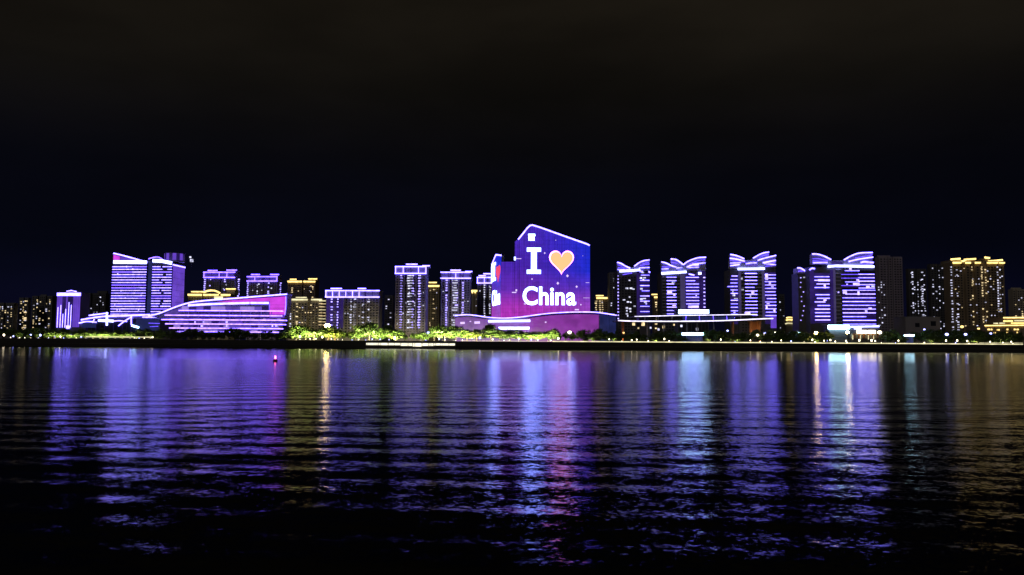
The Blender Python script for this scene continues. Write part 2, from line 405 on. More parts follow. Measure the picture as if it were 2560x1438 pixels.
def apartment(name, label, px0, px1, ytop, Y, mat='conc', depth=24, notches=(), crown=None, crown_h=14, cols=(), nlit=20, lit_mat=None,
              roofs=(), litrange=None, cat='apartment tower', grid=True, balc=True, nd=3.0, wtop=None, ltw=(1.4,3.9)):
    # the measured width includes the receding side wall: fit front face and depth to it
    off = max(0.0, px0-1280, 1280-px1)
    while depth > 8 and off*depth/(Y+depth) > 0.16*(px1-px0): depth -= 1
    if px0 > 1280: px0 += off*depth/(Y+depth)
    if px1 < 1280: px1 -= off*depth/(Y+depth)
    B = BF(name, label, cat, px0, px1, ytop, Y)
    x0, x1, zt = B.x(px0), B.x(px1), B.z(ytop)
    nts = [(B.x(a), B.x(b)) for a, b in notches if a > px0+3 and b < px1-3]
    MB().prism_z(body_plan(x0, x1, depth, nts, nd), 0, zt).build('wall', M[mat], B.root)
    edges = [x0] + [v for p in nts for v in p] + [x1]
    if grid:
        for k in range(0, len(edges)-1):
            yf = 0 if k % 2 == 0 else nd
            window_grid(B, edges[k]+0.5, edges[k+1]-0.5, 4, zt-(crown_h*B.px if crown else 2), yf)
            if balc and k % 2 == 0 and edges[k+1]-edges[k] > 9:
                c = (edges[k]+edges[k+1])/2; balconies(B, c-2.2, c+2.2, 6, zt-(crown_h*B.px if crown else 3)-2, 0, mat=mat)
    # parapet
    for a, b, h in roofs:
        rb = B.box('roof_house', mat, a, b, ytop-h, ytop, 4, depth-5)
        if crown: B.strip([(a-1.5, ytop-h), (b+1.5, ytop-h)], 2.6, crown[0], 'light_strip', 3.0, 4.2)
    if crown:
        cm, style = crown
        segs = []
        for k in range(0, len(edges)-1, 2):
            a, b = px0 + (px1-px0)*(edges[k]-x0)/(x1-x0), px0 + (px1-px0)*(edges[k+1]-x0)/(x1-x0)
            segs.append((a, b))
        if style == 'loggia':
            MB().box(x0-1.0, x1+1.0, -1.0, depth, B.z(ytop+crown_h)-0.7, B.z(ytop+crown_h)).build('crown_slab', M['white'], B.root)
            MB().box(x0-1.0, x1+1.0, -1.0, depth, zt, zt+0.7).build('crown_slab', M['white'], B.root)
            B.strip([(px0-1.5, ytop), (px1+1.5, ytop)], 2.7, cm, y0=-1.6, y1=-0.95)
            B.strip([(px0-1.5, ytop+crown_h), (px1+1.5, ytop+crown_h)], 2.7, cm, y0=-1.6, y1=-0.95)
            npst = max(3, int((px1-px0)/16))
            for k in range(npst+1):
                pp = px0 + (px1-px0)*k/npst
                B.strip([(pp, ytop+1), (pp, ytop+crown_h-1)], 1.4 if 0 < k < npst else 2.0, cm if rnd.random() < 0.75 else 'panelv', 'crown_post', -1.3, -0.7)
        else:
            for a, b in segs:
                B.strip([(a-0.5, ytop+2), (b+0.5, ytop+2)], 4.5, cm, y0=-1.6, y1=-0.6)
                MB().box(B.x(a-1), B.x(b+1), -1.8, depth, zt-0.2, zt+0.8).build('cornice', M['cream'], B.root)
    for (cpx, wpx, prob, cmat) in cols: column(B, cpx, (wtop or ytop+(crown_h if crown else 4))+5, 826, wpx, prob, cmat)
    a, b, c, d = litrange or (px0+2, px1-2, ytop+(crown_h if crown else 3)+5, 826)
    if nlit: scatter(B, a, b, c, d, int(nlit*1.5), lit_mat, w=ltw)
    return B

# ================================================================== left: dim blocks, violet tower, striped twin tower
apartment('apartment_block', 'dim grey apartment block at the left edge, lowest of the far-left blocks', -30, 44, 757, 1300, 'slate', nlit=34, notches=((8,14),), cat='apartment block')
apartment('apartment_block', 'apartment block with a yellow lit stair column, far left of the bank', 46, 76, 744, 1320, 'slate', nlit=14, cols=((63,8,0.35,'win_w'),), notches=((57,60),), cat='apartment block')
B = apartment('apartment_block', 'wide dim apartment block left of the narrow violet tower', 78, 138, 740, 1350, 'slate', nlit=26, notches=((92,96),(112,117)), roofs=((95,110,4),), cat='apartment block')
apartment('apartment_block', 'dim stepped apartment blocks between violet tower and striped twin tower', 207, 272, 733, 1330, 'dark', nlit=22, notches=((225,230),(246,250)), roofs=((238,262,6),), cat='apartment block', lit_mat='win_c')

B = BF('office_tower', 'narrow violet tower with vertical light streaks and a white top band', 'tower', 141, 200, 728, 1000)
B.box('wall', 'metal', 141, 200, 733, None, 0, 22)
for k in range(13):
    a = 141.5 + k*4.5
    B.box('glow_panel', 'panelp' if k in (0,1,2,5,9,10,11,12) else 'panelv', a, a+3.9, 740, 818, -0.25, 0.2)
for a in (145, 152, 158, 164.5, 172, 178):
    B.strip([(a, 800-rnd.uniform(0,45)), (a-0.3, 819)], 1.4, 'viow', y0=-0.7, y1=-0.3)
B.strip([(141, 736), (200, 736)], 8, 'viow', 'crown_light', -0.9, 0.1)
B.box('roof_house', 'metal', 158, 186, 727, 733, 4, 18)
B.strip([(160, 728), (172, 726), (185, 729)], 2.2, 'viow', y0=3.4, y1=3.9)
B.box('door_light', 'viow', 168, 176, 814, 822, -1.2, -0.3)

B = BF('striped_tower', 'large twin tower banded with lilac light lines, slanted roof and dark central core', 'tower', 278, 460, 633, 950)
px = B.px
MB().prism_y([(B.x(278),0),(B.x(365),0),(B.x(365),B.z(656)),(B.x(278),B.z(634))], 0, 34).build('left_slab', M['dark'], B.root)
B.box('core', 'glass', 365, 378, 650, None, 2.5, 30)
B.box('core_panel', 'bluegl', 366, 377.5, 652, 800, 2.2, 2.55)
MB().prism_y([(B.x(378),0),(B.x(429),0),(B.x(429),B.z(656)),(B.x(378),B.z(650))], 0, 36).build('right_slab', M['dark'], B.root)
# violet light wash on the right slab's end wall, put in as stacked self-glowing panels
for k in range(9):
    z0 = B.z(800)+ (B.z(663)-B.z(800))*k/9; z1 = B.z(800)+(B.z(663)-B.z(800))*(k+1)/9-0.25
    for (ya, yb) in ((1.0, 12.0), (12.3, 23.6), (23.9, 35.0)):
        MB().box(B.x(429)-0.1, B.x(429)+0.25, ya, yb, z0, z1).build('glow_panel', M['panelp'], B.root)
MB().box(B.x(429)-0.2, B.x(429)+0.6, 0, 36, B.z(663), B.z(660)).build('light_strip', M['viow'], B.root)
for i in range(25):
    y = 667 + i*6.6
    if y > 808: break
    # floor bands with a gap here and there where a lamp length is out
    xa, xb = 278.5, 364
    cuts = [xa] + sorted(rnd.uniform(xa+8, xb-8) for _ in range(rnd.choice((0,0,1,2)))) + [xb]
    for a, b in zip(cuts, cuts[1:]):
        B.strip([(a, y+rnd.uniform(-.2,.2)), (b-rnd.choice((0,0,0.8)), y+rnd.uniform(-.2,.2))], rnd.choice((1.1,1.35,1.6)), rnd.choice(('vio','dline','dline','dline')))
    if i >= 0:
        xa, xb = 379, 427.5
        if rnd.random() < 0.5:
            c = rnd.uniform(396, 406); dd = rnd.uniform(4, 14)
            B.strip([(xa, y), (c, y)], 1.35, 'dline'); B.strip([(min(c+dd, 420), y), (xb, y)], rnd.choice((1.3,1.9)), 'dline')
        else: B.strip([(xa, y), (xb, y)], 1.35, rnd.choice(('vio','dline')))
for k in range(12): lit(B, rnd.uniform(284, 360), 670+rnd.randrange(20)*6.0-3, rnd.uniform(1.5,3), 3.6, 'win_v', -0.2)
B.strip([(281, 655), (364, 656)], 8, 'white_l', 'crown_light', -0.9, 0.1)
B.strip([(280, 633.5), (300, 638), (330, 646), (365, 656)], 3.2, 'viow', 'roof_light', -0.8, 0.1)
MB().prism_y([B.p(280,637),B.p(280,650),B.p(296,650),B.p(296,641)], -0.35, 0.1).build('glow_panel', M['mag'], B.root)
MB().prism_y([B.p(297,641.5),B.p(297,650),B.p(338,650)], -0.35, 0.1).build('glow_panel', M['panelp'], B.root)
B.strip([(379, 652), (400, 652.5), (427, 658)], 8, 'white_l', 'crown_light', -0.9, 0.1)
B.strip([(366, 647), (380, 643), (392, 643), (402, 649)], 2.2, 'vio', 'roof_light', 1.5, 2.2, curve=True)
dr = MB().lathe([(B.px*24, B.z(652)), (B.px*24, B.z(630))], 20, B.x(418), 18).build('roof_drum', M['metal'], B.root)
for k in range(9):
    an = R(190 + k*20); cx_, cy_ = B.x(418)+math.cos(an)*B.px*24.3, 18+math.sin(an)*B.px*24.3
    m_ = MB().box(-2.2, 2.2, -0.2, 0.2, B.z(648), B.z(631)).build('drum_panel', M[('panelv','panelp')[k % 2]], B.root)
    m_.location = (cx_, cy_, 0); m_.rotation_euler[2] = an + math.pi/2
MB().box(B.x(455), B.x(462), 20, 22, B.z(650), B.z(643)).build('roof_lamp', M['win_c'], B.root)
MB().box(B.x(453), B.x(456.5), 20, 22, B.z(640), B.z(636)).build('roof_lamp', M['win_c'], B.root)
MB().tube((B.x(459),21,B.z(663)), (B.x(459),21,B.z(632)), 0.35, 0.15).build('mast', M['post'], B.root)

# low annex with sweeping white light arcs
B = BF('annex', 'low dark annex with sweeping white light arcs at the striped tower foot', 'building', 198, 400, 785, 880)
MB().prism_y([B.p(200,812),B.p(200,840),B.p(400,840),B.p(400,790),B.p(345,788),B.p(280,791),B.p(235,797),B.p(205,803)], 0.4, 40).build('wall', M['metal'], B.root)
B.box('glass_front', 'glass', 214, 396, 797, 836, 0.05, 0.5)
for a in range(218, 395, 11): B.strip([(a, 798), (a, 835)], 0.8, 'post' if a % 2 else 'panelv', 'mullion', -0.1, 0.1)
B.box('lit_glass', 'bluegl', 340, 398, 798, 826, -0.3, 0.04); B.box('lit_glass', 'bluegl', 205, 240, 806, 820, -0.3, 0.04)
for pts, t, mt in (([(222,789),(245,786),(270,783)],3,'viow'), ([(203,800),(230,795),(262,791),(300,790),(375,787)],3.6,'viow'), ([(198,808),(218,804),(242,806)],3,'viow'),
               ([(246,801),(284,803)],6,'white_l'), ([(297,815),(312,803),(330,792)],2.4,'viow'), ([(328,791),(329,813)],2.6,'viow'), ([(267,781),(268,814)],4,'white_l'),
               ([(285,803),(300,802),(318,804)],2.6,'viow'), ([(236,798),(232,807)],2.2,'viow'), ([(356,793),(400,793)],2.5,'viow'), ([(330,814),(348,819)],4,'coolb'), ([(372,808),(400,809)],1.4,'viod'), ([(376,817),(396,816)],1.4,'viod')):
    B.strip(pts, t, mt, 'light_arc', -1.2, -0.5, curve=True)

# curved convention hall
B = BF('convention_hall', 'long curved convention hall with violet floor bands and magenta gable', 'hall', 375, 718, 737, 840)
roof = [(374,791),(400,785),(430,773),(455,764),(482,757),(520,752.5),(580,748),(640,743),(718,737)]
rc = catmull([B.p(*p) for p in roof], 5)
poly = rc + [B.p(714,790), B.p(712,796), B.p(400,796)]
MB().prism_y(poly, 2.0, 16).build('upper_wall', M['metal'], B.root)
top = MB()
up = [(x, z+1.2) for x, z in rc]; dn = [(x, z) for x, z in rc][::-1]
top.prism_y(up+dn, -2.5, 17).build('roof', M['metal'], B.root)
MB().strip([(x, z+0.4) for x, z in rc], 3.2*B.px, -3.0, -2.4).build('roof_light', M['viow'], B.root)
levels = [(776,446,714),(788,412,712),(799,404,712),(809.5,414,710),(820,424,703),(829,440,692)]
for i, (y, a, b) in enumerate(levels):
    yp = (766,777,789,800,810.5,821)[i]
    # glazed storey, then its slab with a rounded east end, then the lamp line on the slab edge
    MB().box(B.x(a+6), B.x(b-8), 3.4, 18, B.z(y), B.z(yp)+0.3).build('storey_wall', M['white'], B.root)
    P = [(B.x(a), 0.0), (B.x(b-18), 0.0)] + [(B.x(b-18)+math.sin(t)*18*B.px, 9*(1-math.cos(t))) for t in [R(15*k) for k in range(1,7)]] + [(B.x(b), 18), (B.x(a), 18)]
    zc = B.z(y)
    MB().prism_z(P, zc-0.9, zc).build('floor_slab', M['metal'], B.root)
    E = [(x, y_) for x, y_ in P[:8]]
    s = MB(); V = [(x, y_-0.35, zc-0.95) for x, y_ in E]+[(x, y_-0.35, zc+0.15) for x, y_ in E]+[(x, y_+0.1, zc-0.95) for x, y_ in E]+[(x, y_+0.1, zc+0.15) for x, y_ in E]
    nE = len(E); F = []
    for k in range(nE-1): F += [(k,k+1,nE+k+1,nE+k), (2*nE+k,3*nE+k,3*nE+k+1,2*nE+k+1), (nE+k,nE+k+1,3*nE+k+1,3*nE+k), (k,2*nE+k,2*nE+k+1,k+1)]
    s.add(V, F).build('light_strip', M['halll'], B.root)
    # glazing panels behind, unevenly lit
    xx = a+8
    while xx < b-16:
        wd = rnd.uniform(8, 22)
        if rnd.random() < 0.93:
            MB().box(B.x(xx), B.x(min(xx+wd-1, b-12)), 3.1, 3.45, B.z(y)+0.3, B.z(yp)-1.2).build('glazing', M[rnd.choice(('hallp','hallp','panelp','hallw','panelv'))], B.root)
        xx += wd
for a in range(470, 700, 26): MB().box(B.x(a)-0.35, B.x(a)+0.35, 0.6, 1.3, 0, B.z(777)).build('column', M['white'], B.root)
# violet frieze below the roof
MB().prism_y([B.p(412,783),B.p(432,775),B.p(452,768),B.p(452,775),B.p(440,786),B.p(412,787)], 1.5, 2.1).build('frieze_panel', M['hallp'], B.root)
for k in range(12):
    xa = 452+k*18.3
    B.box('frieze_panel', rnd.choice(('hallp','hallw','panelv')), xa, xa+17.6, 766, 775, 1.6, 2.1)
B.strip([(468,763.5),(500,761.5),(560,759),(622,757.5)], 5, 'viow', 'sign_band', 1.2, 1.7)
B.strip([(624,757.5),(670,757.5)], 5, 'viow', 'sign_band', 1.2, 1.7)
B.strip([(672,758),(672,776)], 1.6, 'viod', y0=1.0, y1=1.6)
pp = [(540,753.5),(580,750.5),(640,746),(711,741)]
MB().prism_y([B.p(*q_) for q_ in [(540,754)]+pp[1:]+[(711,762),(673,762),(672,753.2),(600,755.5)]], 1.55, 2.1).build('gable_panel', M['mag'], B.root)
for k in range(4): MB().prism_y([B.p(673, 762.6+k*8.2), B.p(711-0.3*k, 762.6+k*8.2), B.p(711-0.3*k, 770+k*8.2), B.p(673, 770+k*8.2)], 1.5, 2.1).build('gable_panel', M['mag' if k < 3 else 'panelp'], B.root)
B.strip([(712.5,741),(713,764),(711,788)], 1.6, 'vio', y0=0.8, y1=1.5)
for k in range(22): lit(B, rnd.uniform(480, 690), rnd.choice((771,783,794,805,815)), rnd.uniform(2,6), 4, 'win_v', 2.9)

# ================================================================== violet- and cream-crowned flats behind the hall
apartment('apartment_tower', 'violet-crowned twin apartment tower behind the hall, the left one', 508, 598, 681, 1200, 'concv', notches=((547,552),), crown=('vio','loggia'), crown_h=13,
          roofs=((516,537,5),(563,586,6)), cols=((510,3.5,0.9,'win_v'),(524,2.5,0.5,'win_v'),(560,4,0.6,'win_v'),(595,4,0.9,'win_v')), nlit=8, lit_mat='win_c')
apartment('apartment_tower', 'violet-crowned twin apartment tower behind the magenta gable, the right one', 617, 702, 692, 1210, 'concv', notches=((655,660),), crown=('vio','loggia'), crown_h=11,
          roofs=((625,644,6),(673,692,6)), cols=((618,3.5,0.9,'win_v'),(642,3,0.7,'win_c'),(670,4,0.7,'win_v'),(700,3.5,0.9,'win_v')), nlit=10, lit_mat='win_c')
B = apartment('apartment_block', 'low cream-lit flats with curved lit roofs above the hall', 469, 590, 735, 1050, 'cream', notches=((503,508),(545,552)), crown=('warm','cornice'), crown_h=8,
          roofs=((475,503,6),(562,583,13)), nlit=16)
B.strip([(508,731),(520,727),(535,727),(549,733)], 4, 'warm', 'roof_light', -1.4, -0.4, curve=True)
B.box('lit_loggia', 'warms', 534, 556, 741, 748, -0.4, 0.1)
apartment('apartment_tower', 'tan apartment tower with warm yellow double crown behind the cream flats', 718, 796, 702, 1200, 'tan', notches=((753,758),), crown=('warm','cornice'), crown_h=8,
          roofs=((723,736,4),(769,788,5)), cols=((729,4,0.5,'win_w'),(776,3,0.4,'win_w')), nlit=14)
B = apartment('apartment_tower', 'cream floodlit flats right of the magenta gable', 722, 815, 747, 1000, 'cream', notches=((768,778),), crown=('warms','cornice'), crown_h=8,
          roofs=((738,762,3.5),), cols=((726,4,0.7,'win_c'),(742,5,0.6,'win_w')), nlit=14)
for k in range(9): B.strip([(797,752+k*7.5),(814,752.5+k*7.5)], 1.5 if k else 2.5, 'warms' if k % 3 == 0 else 'win_w', 'balcony_light', -0.5, 0.1)
for zz in (752, 764): pass
B = apartment('apartment_tower', 'wide flats with a lilac outlined crown right of the cream flats', 814, 955, 727, 950, 'conc', notches=((860,868),(910,914)), crown=('viow','loggia'), crown_h=16,
          roofs=((825,850,6),(893,911,6)), cols=((829,6,0.6,'win_v'),(844,4,0.8,'win_v'),(877,5,0.65,'win_c'),(887,7,0.7,'win_c'),(908,5,0.75,'win_c'),(921,5,0.7,'win_c')), nlit=6, lit_mat='win_c')
for k in range(5): B.box('glow_panel', 'panelv', 816+k*8.6, 823.8+k*8.6, 746, 820, -0.25, 0.1)
apartment('apartment_tower', 'narrow unlit dark tower left of the tall lilac-crowned tower', 961, 985, 738, 1100, 'dark', nlit=4, lit_mat='win_c', ltw=(3,5))
apartment('apartment_tower', 'tallest lilac-crowned apartment tower with three columns of lit windows', 988, 1070, 667, 950, 'concv', depth=28, notches=((1011,1016),(1041,1045)), crown=('viow','loggia'), crown_h=17,
          roofs=((1014,1040,7),(1055,1071,3)), cols=((1002,6,0.95,'win_v'),(1024,13,0.9,'win_c'),(1031,6,0.7,'win_v'),(1048,7,0.9,'win_v'),(1049,4,0.6,'win_c')), nlit=8, lit_mat='win_c')
apartment('apartment_tower', 'dark tower with a glowing yellow domed top between two lilac-crowned towers', 1069, 1101, 713, 1150, 'tan', crown=('warm','cornice'), crown_h=6, roofs=((1072,1089,7),), nlit=6,
          cols=((1085,7,0.16,'win_w'),))
apartment('apartment_tower', 'lilac-crowned apartment tower left of the yellow-lit slim tower', 1102, 1178, 681, 1000, 'concv', depth=28, notches=((1123,1128),(1148,1152)), crown=('viow','loggia'), crown_h=15,
          roofs=((1126,1149,6),(1163,1178,2.5)), cols=((1116,5,0.95,'win_v'),(1137,14,0.8,'win_c'),(1141,7,0.5,'win_v'),(1157,5,0.9,'win_v')), nlit=4, lit_mat='win_c')
B = apartment('apartment_tower', 'slim yellow floodlit tower just left of the lilac tower by the screen', 1174, 1198, 725, 1150, 'cream', crown=('warm','cornice'), crown_h=5, nlit=2, grid=False)
for a in (1177.5, 1184.5, 1192): B.strip([(a,728),(a,815)], 2.4, 'tan', 'pilaster', -1.0, 0.1); B.strip([(a+3,727),(a+3,733)], 3.0, 'warm', 'uplight', -0.9, -0.2)
apartment('apartment_tower', 'partly hidden lilac-crowned tower directly left of the screen building', 1193, 1246, 694, 1060, 'conc', notches=((1217,1221),), crown=('viow','loggia'), crown_h=14,
          roofs=((1197,1212,5),(1209,1227,10)), cols=((1211,4,0.95,'win_c'),(1225,3.5,0.8,'win_c')), nlit=4, lit_mat='win_c')
apartment('apartment_tower', 'low yellow-roofed tower right behind the screen building', 1487, 1520, 743, 1150, 'tan', crown=('warm','cornice'), crown_h=5, roofs=((1492,1508,4),), cols=((1490,5,0.9,'win_w'),(1500,5,0.85,'win_w'),(1506,4,0.5,'win_w')), nlit=3)
apartment('apartment_tower', 'plain dark grey tower beside the first butterfly-roofed tower', 1519, 1546, 681, 1120, 'slate', nlit=6, lit_mat='win_c', balc=False)
apartment('apartment_tower', 'small yellow-lit tower between the first two butterfly-roofed towers', 1631, 1662, 741, 1150, 'tan', crown=('warm','cornice'), crown_h=5, roofs=((1632,1645,5),), cols=((1640,6,0.7,'win_w'),), nlit=3)
apartment('apartment_tower', 'faint dark block right of the third butterfly-roofed tower', 1943, 1962, 735, 1250, 'dark', nlit=3, lit_mat='win_c')

# ================================================================== LED screen building
def screen_material():
    m = bpy.data.materials.new('led_media_wall'); m.use_nodes = True; t = m.node_tree; L = t.links.new
    b = t.nodes['Principled BSDF']; b.inputs['Base Color'].default_value = (0.015,0.015,0.02,1); b.inputs['Roughness'].default_value = 0.4
    tcn = N('ShaderNodeTexCoord', t); s = N('ShaderNodeSeparateXYZ', t); L(tcn.outputs['Object'], s.inputs[0])
    fz = N('ShaderNodeMapRange', t); L(s.outputs[2], fz.inputs[0]); fz.inputs[1].default_value = 18; fz.inputs[2].default_value = 128
    fx = N('ShaderNodeMapRange', t); L(s.outputs[0], fx.inputs[0]); fx.inputs[1].default_value = -20; fx.inputs[2].default_value = 40
    def ramp_(stops):
        r = N('ShaderNodeValToRGB', t); el = r.color_ramp.elements
        el[0].position, el[0].color = stops[0][0], (*stops[0][1],1); el[1].position, el[1].color = stops[-1][0], (*stops[-1][1],1)
        for p, c in stops[1:-1]: q_ = el.new(p); q_.color = (*c,1)
        L(fz.outputs[0], r.inputs[0]); return r.outputs[0]
    left = ramp_([(0,(0.42,0.030,0.43)),(0.18,(0.36,0.028,0.42)),(0.36,(0.11,0.020,0.38)),(0.6,(0.055,0.014,0.37)),(1,(0.05,0.016,0.42))])
    right = ramp_([(0,(0.34,0.06,0.46)),(0.2,(0.26,0.05,0.46)),(0.40,(0.07,0.025,0.48)),(0.55,(0.012,0.022,0.58)),(1,(0.010,0.020,0.60))])
    mx = N('ShaderNodeMix', t, data_type='RGBA'); L(fx.outputs[0], mx.inputs[0]); L(left, mx.inputs[6]); L(right, mx.inputs[7])
    L(mx.outputs[2], b.inputs['Emission Color'])
    mpn = N('ShaderNodeMapping', t); mpn.inputs['Scale'].default_value = (1.0, 0.3, 0.012); L(tcn.outputs['Object'], mpn.inputs[0])
    n = N('ShaderNodeTexNoise', t); n.inputs['Scale'].default_value = 0.9; n.inputs['Detail'].default_value = 4; L(mpn.outputs[0], n.inputs['Vector'])
    r = N('ShaderNodeMapRange', t); L(n.outputs[0], r.inputs[0]); r.inputs[1].default_value = 0.3; r.inputs[2].default_value = 0.72; r.inputs[3].default_value = 0.85; r.inputs[4].default_value = 1.4
    # floor joints between rows of LED bars, and modules that have drifted in brightness
    sn = N('ShaderNodeMath', t, operation='SINE'); ml = N('ShaderNodeMath', t, operation='MULTIPLY'); L(s.outputs[2], ml.inputs[0]); ml.inputs[1].default_value = 2*math.pi/4.2; L(ml.outputs[0], sn.inputs[0])
    jr = N('ShaderNodeMapRange', t); L(sn.outputs[0], jr.inputs[0]); jr.inputs[1].default_value = -1; jr.inputs[2].default_value = -0.6; jr.inputs[3].default_value = 0.86; jr.inputs[4].default_value = 1.0
    vo = N('ShaderNodeTexVoronoi', t); vo.inputs['Scale'].default_value = 0.16; L(tcn.outputs['Object'], vo.inputs['Vector'])
    vs_ = N('ShaderNodeSeparateColor', t); L(vo.outputs['Color'], vs_.inputs[0]); vr = N('ShaderNodeMapRange', t); L(vs_.outputs[0], vr.inputs[0]); vr.inputs[3].default_value = 0.88; vr.inputs[4].default_value = 1.1
    m1 = N('ShaderNodeMath', t, operation='MULTIPLY'); L(r.outputs[0], m1.inputs[0]); L(jr.outputs[0], m1.inputs[1])
    m2 = N('ShaderNodeMath', t, operation='MULTIPLY'); L(m1.outputs[0], m2.inputs[0]); L(vr.outputs[0], m2.inputs[1])
    L(m2.outputs[0], b.inputs['Emission Strength'])
    return m
M['screen'] = screen_material()
B = BF('screen_building', 'tall screen building glowing blue to magenta, reading I heart China', 'building', 1286, 1475, 563, 880)
SB = B
face = [(1298,800),(1475,800),(1475,614),(1328,564),(1298,592)]
MB().prism_y([B.p(*q_) for q_ in face[:2]] + [B.p(1475,614), B.p(1328,564), B.p(1298,592)] , 0.0, 38).build('tower_wall', M['metal'], B.root)
# the LED skin in vertical panels with open joints
XS = [1298 + k*(1475-1298)/14 for k in range(15)]
def ytop_at(p): return 592 + (564-592)*(p-1298)/30 if p < 1328 else 564 + (614-564)*(p-1328)/147
for k in range(14):
    a, b = XS[k]+0.12, XS[k+1]-0.12
    pts = [(a,800),(b,800),(b,ytop_at(b)+1)] + ([(1328,565)] if a < 1328 < b else []) + [(a,ytop_at(a)+1)]
    MB().prism_y([B.p(*q_) for q_ in pts], -0.55-0.0*k, 0.05).build('screen_panel', M['screen'], B.root)
# receding strip on the left edge
MB().prism_y([B.p(1286,800),B.p(1297.6,800),B.p(1297.6,594),B.p(1287,603)], 1.6, 36).build('side_wall', M['metal'], B.root)
MB().prism_y([B.p(1286.4,800),B.p(1297.4,800),B.p(1297.4,597),B.p(1286.6,604)], 1.1, 1.65).build('screen_panel', M['screen'], B.root)
B.strip([(1295,599),(1304,588),(1318,570),(1324,564.5),(1330,563),(1350,569),(1420,594),(1466,610),(1474,614)], 3.4, 'viow', 'roof_light', -1.2, -0.1)
# recessed middle block
MB().prism_y([B.p(1252,800),B.p(1286,800),B.p(1286,653),B.p(1252,653)], 6, 34).build('link_wall', M['metal'], B.root)
for k in range(3):
    a = 1252.3+k*11.3; MB().prism_y([B.p(a,800),B.p(a+11,800),B.p(a+11,653.5),B.p(a,653.5)], 5.5, 6.05).build('screen_panel', M['screen'], B.root)
# letters and heart, proud of the LED skin
def letter_I(parent, ox, oz, w_, h_, y0, y1, mat, name='letter'):
    st, fl = w_*0.40, h_*0.15
    P = [(-w_/2,0),(w_/2,0),(w_/2,fl),(st/2,fl),(st/2,h_-fl),(w_/2,h_-fl),(w_/2,h_),(-w_/2,h_),(-w_/2,h_-fl),(-st/2,h_-fl),(-st/2,fl),(-w_/2,fl)]
    return MB().prism_y([(x+ox, z+oz) for x, z in P], y0, y1).build(name, mat, parent)
def heart_poly(cx, cz, w_, h_, n_=40):
    P = []
    for k in range(n_):
        t = 2*math.pi*k/n_
        x = 16*math.sin(t)**3; z = 13*math.cos(t)-5*math.cos(2*t)-2*math.cos(3*t)-math.cos(4*t)
        P.append((cx + x/32*w_, cz + (z+2.5)/29*h_))
    return P
letter_I(B.root, B.x(1334.5), B.z(685), B.x(1352)-B.x(1317), B.z(620)-B.z(685), -1.0, -0.5, M['text'])
MB().prism_y(heart_poly(B.x(1403.5), B.z(657), 62*B.px, 61*B.px)[::-1], -0.85, -0.5).build('heart_outline', M['heartp'], B.root)
MB().prism_y(heart_poly(B.x(1404.0), B.z(657.2), 57.5*B.px, 56.5*B.px)[::-1], -1.1, -0.8).build('heart', M['heart'], B.root)
MB().prism_y([B.p(*q_) for q_ in ((1321,602),(1336,602),(1336,597),(1335,592),(1338,590),(1337,585),(1320,585))], -1.0, -0.5).build('logo_mark', M['text'], B.root)
def text_letters(txt, mat, off=0.035):
    """the built-in font as separate upright letter meshes: (mesh, x offset) with cap height about 0.7"""
    out = []; xx = 0
    for ch in txt:
        cu = bpy.data.curves.new('letter', 'FONT'); cu.body = ch; cu.size = 1; cu.offset = off; cu.extrude = 0.02; cu.resolution_u = 4
        ob = bpy.data.objects.new('tmp', cu); C.objects.link(ob)
        dg = bpy.context.evaluated_depsgraph_get(); me = bpy.data.meshes.new_from_object(ob.evaluated_get(dg))
        bpy.data.objects.remove(ob)
        me.transform(Matrix.Rotation(math.pi/2, 4, 'X')); me.materials.clear(); me.materials.append(mat)
        x0 = min(v.co.x for v in me.vertices); x1 = max(v.co.x for v in me.vertices)
        me.transform(Matrix.Translation((-x0, 0, 0)))
        out.append((me, xx, x1-x0)); xx += (x1-x0)+0.075
    return out, xx-0.075
TL, TW = text_letters('China', M['text'], 0.022)
zs = [v.co.z for v in TL[0][0].vertices]; ch_h = max(zs)-min(zs)
kx = (B.x(1440)-B.x(1307))/TW; kz = (B.z(715)-B.z(762))/ch_h
for me, xo, wd in TL: inst('letter', me, B.root, (B.x(1307)+xo*kx, -0.8, B.z(761.5)), (kx, 8, kz))
# drifting sparkles on the screen
sm = MB().prism_y([(0,-1),(1,0),(0,1),(-1,0)], -0.85, -0.5).mesh('sparkle', M['spark'])
for (a, c, s_) in ((1361.5,633,1.0),(1418.5,690,1.5),(1394.5,708.5,1.5),(1441.5,717,1.3),(1330,698,0.9),(1389,601,0.5),(1457,640,0.4),(1452,762,0.9)):
    inst('sparkle', sm, B.root, (B.x(a), 0, B.z(c, a)), (s_, 1, s_*1.1))
for (a, b_, c, t) in ((1284,1303,647.5,1.6),(1464,1473,706.5,1.0),(1458,1474,744.5,0.8),(1280,1291,732,2.4),(1437,1447,774,3.0),(1310,1316,760.5,2.5)):
    MB().box(B.x(a), B.x(b_), -0.9, -0.4, B.z(c)-t*0.22, B.z(c)+t*0.22).build('sparkle_bar', M['spark'], B.root)
MB().box(B.x(1289), B.x(1293), 0.6, 1.2, B.z(729), B.z(724)).build('sparkle_bar', M['spark'], B.root)
MB().box(B.x(1285), B.x(1289), -0.2, 1.2, B.z(651), B.z(643)).build('sparkle_bar', M['text'], B.root)
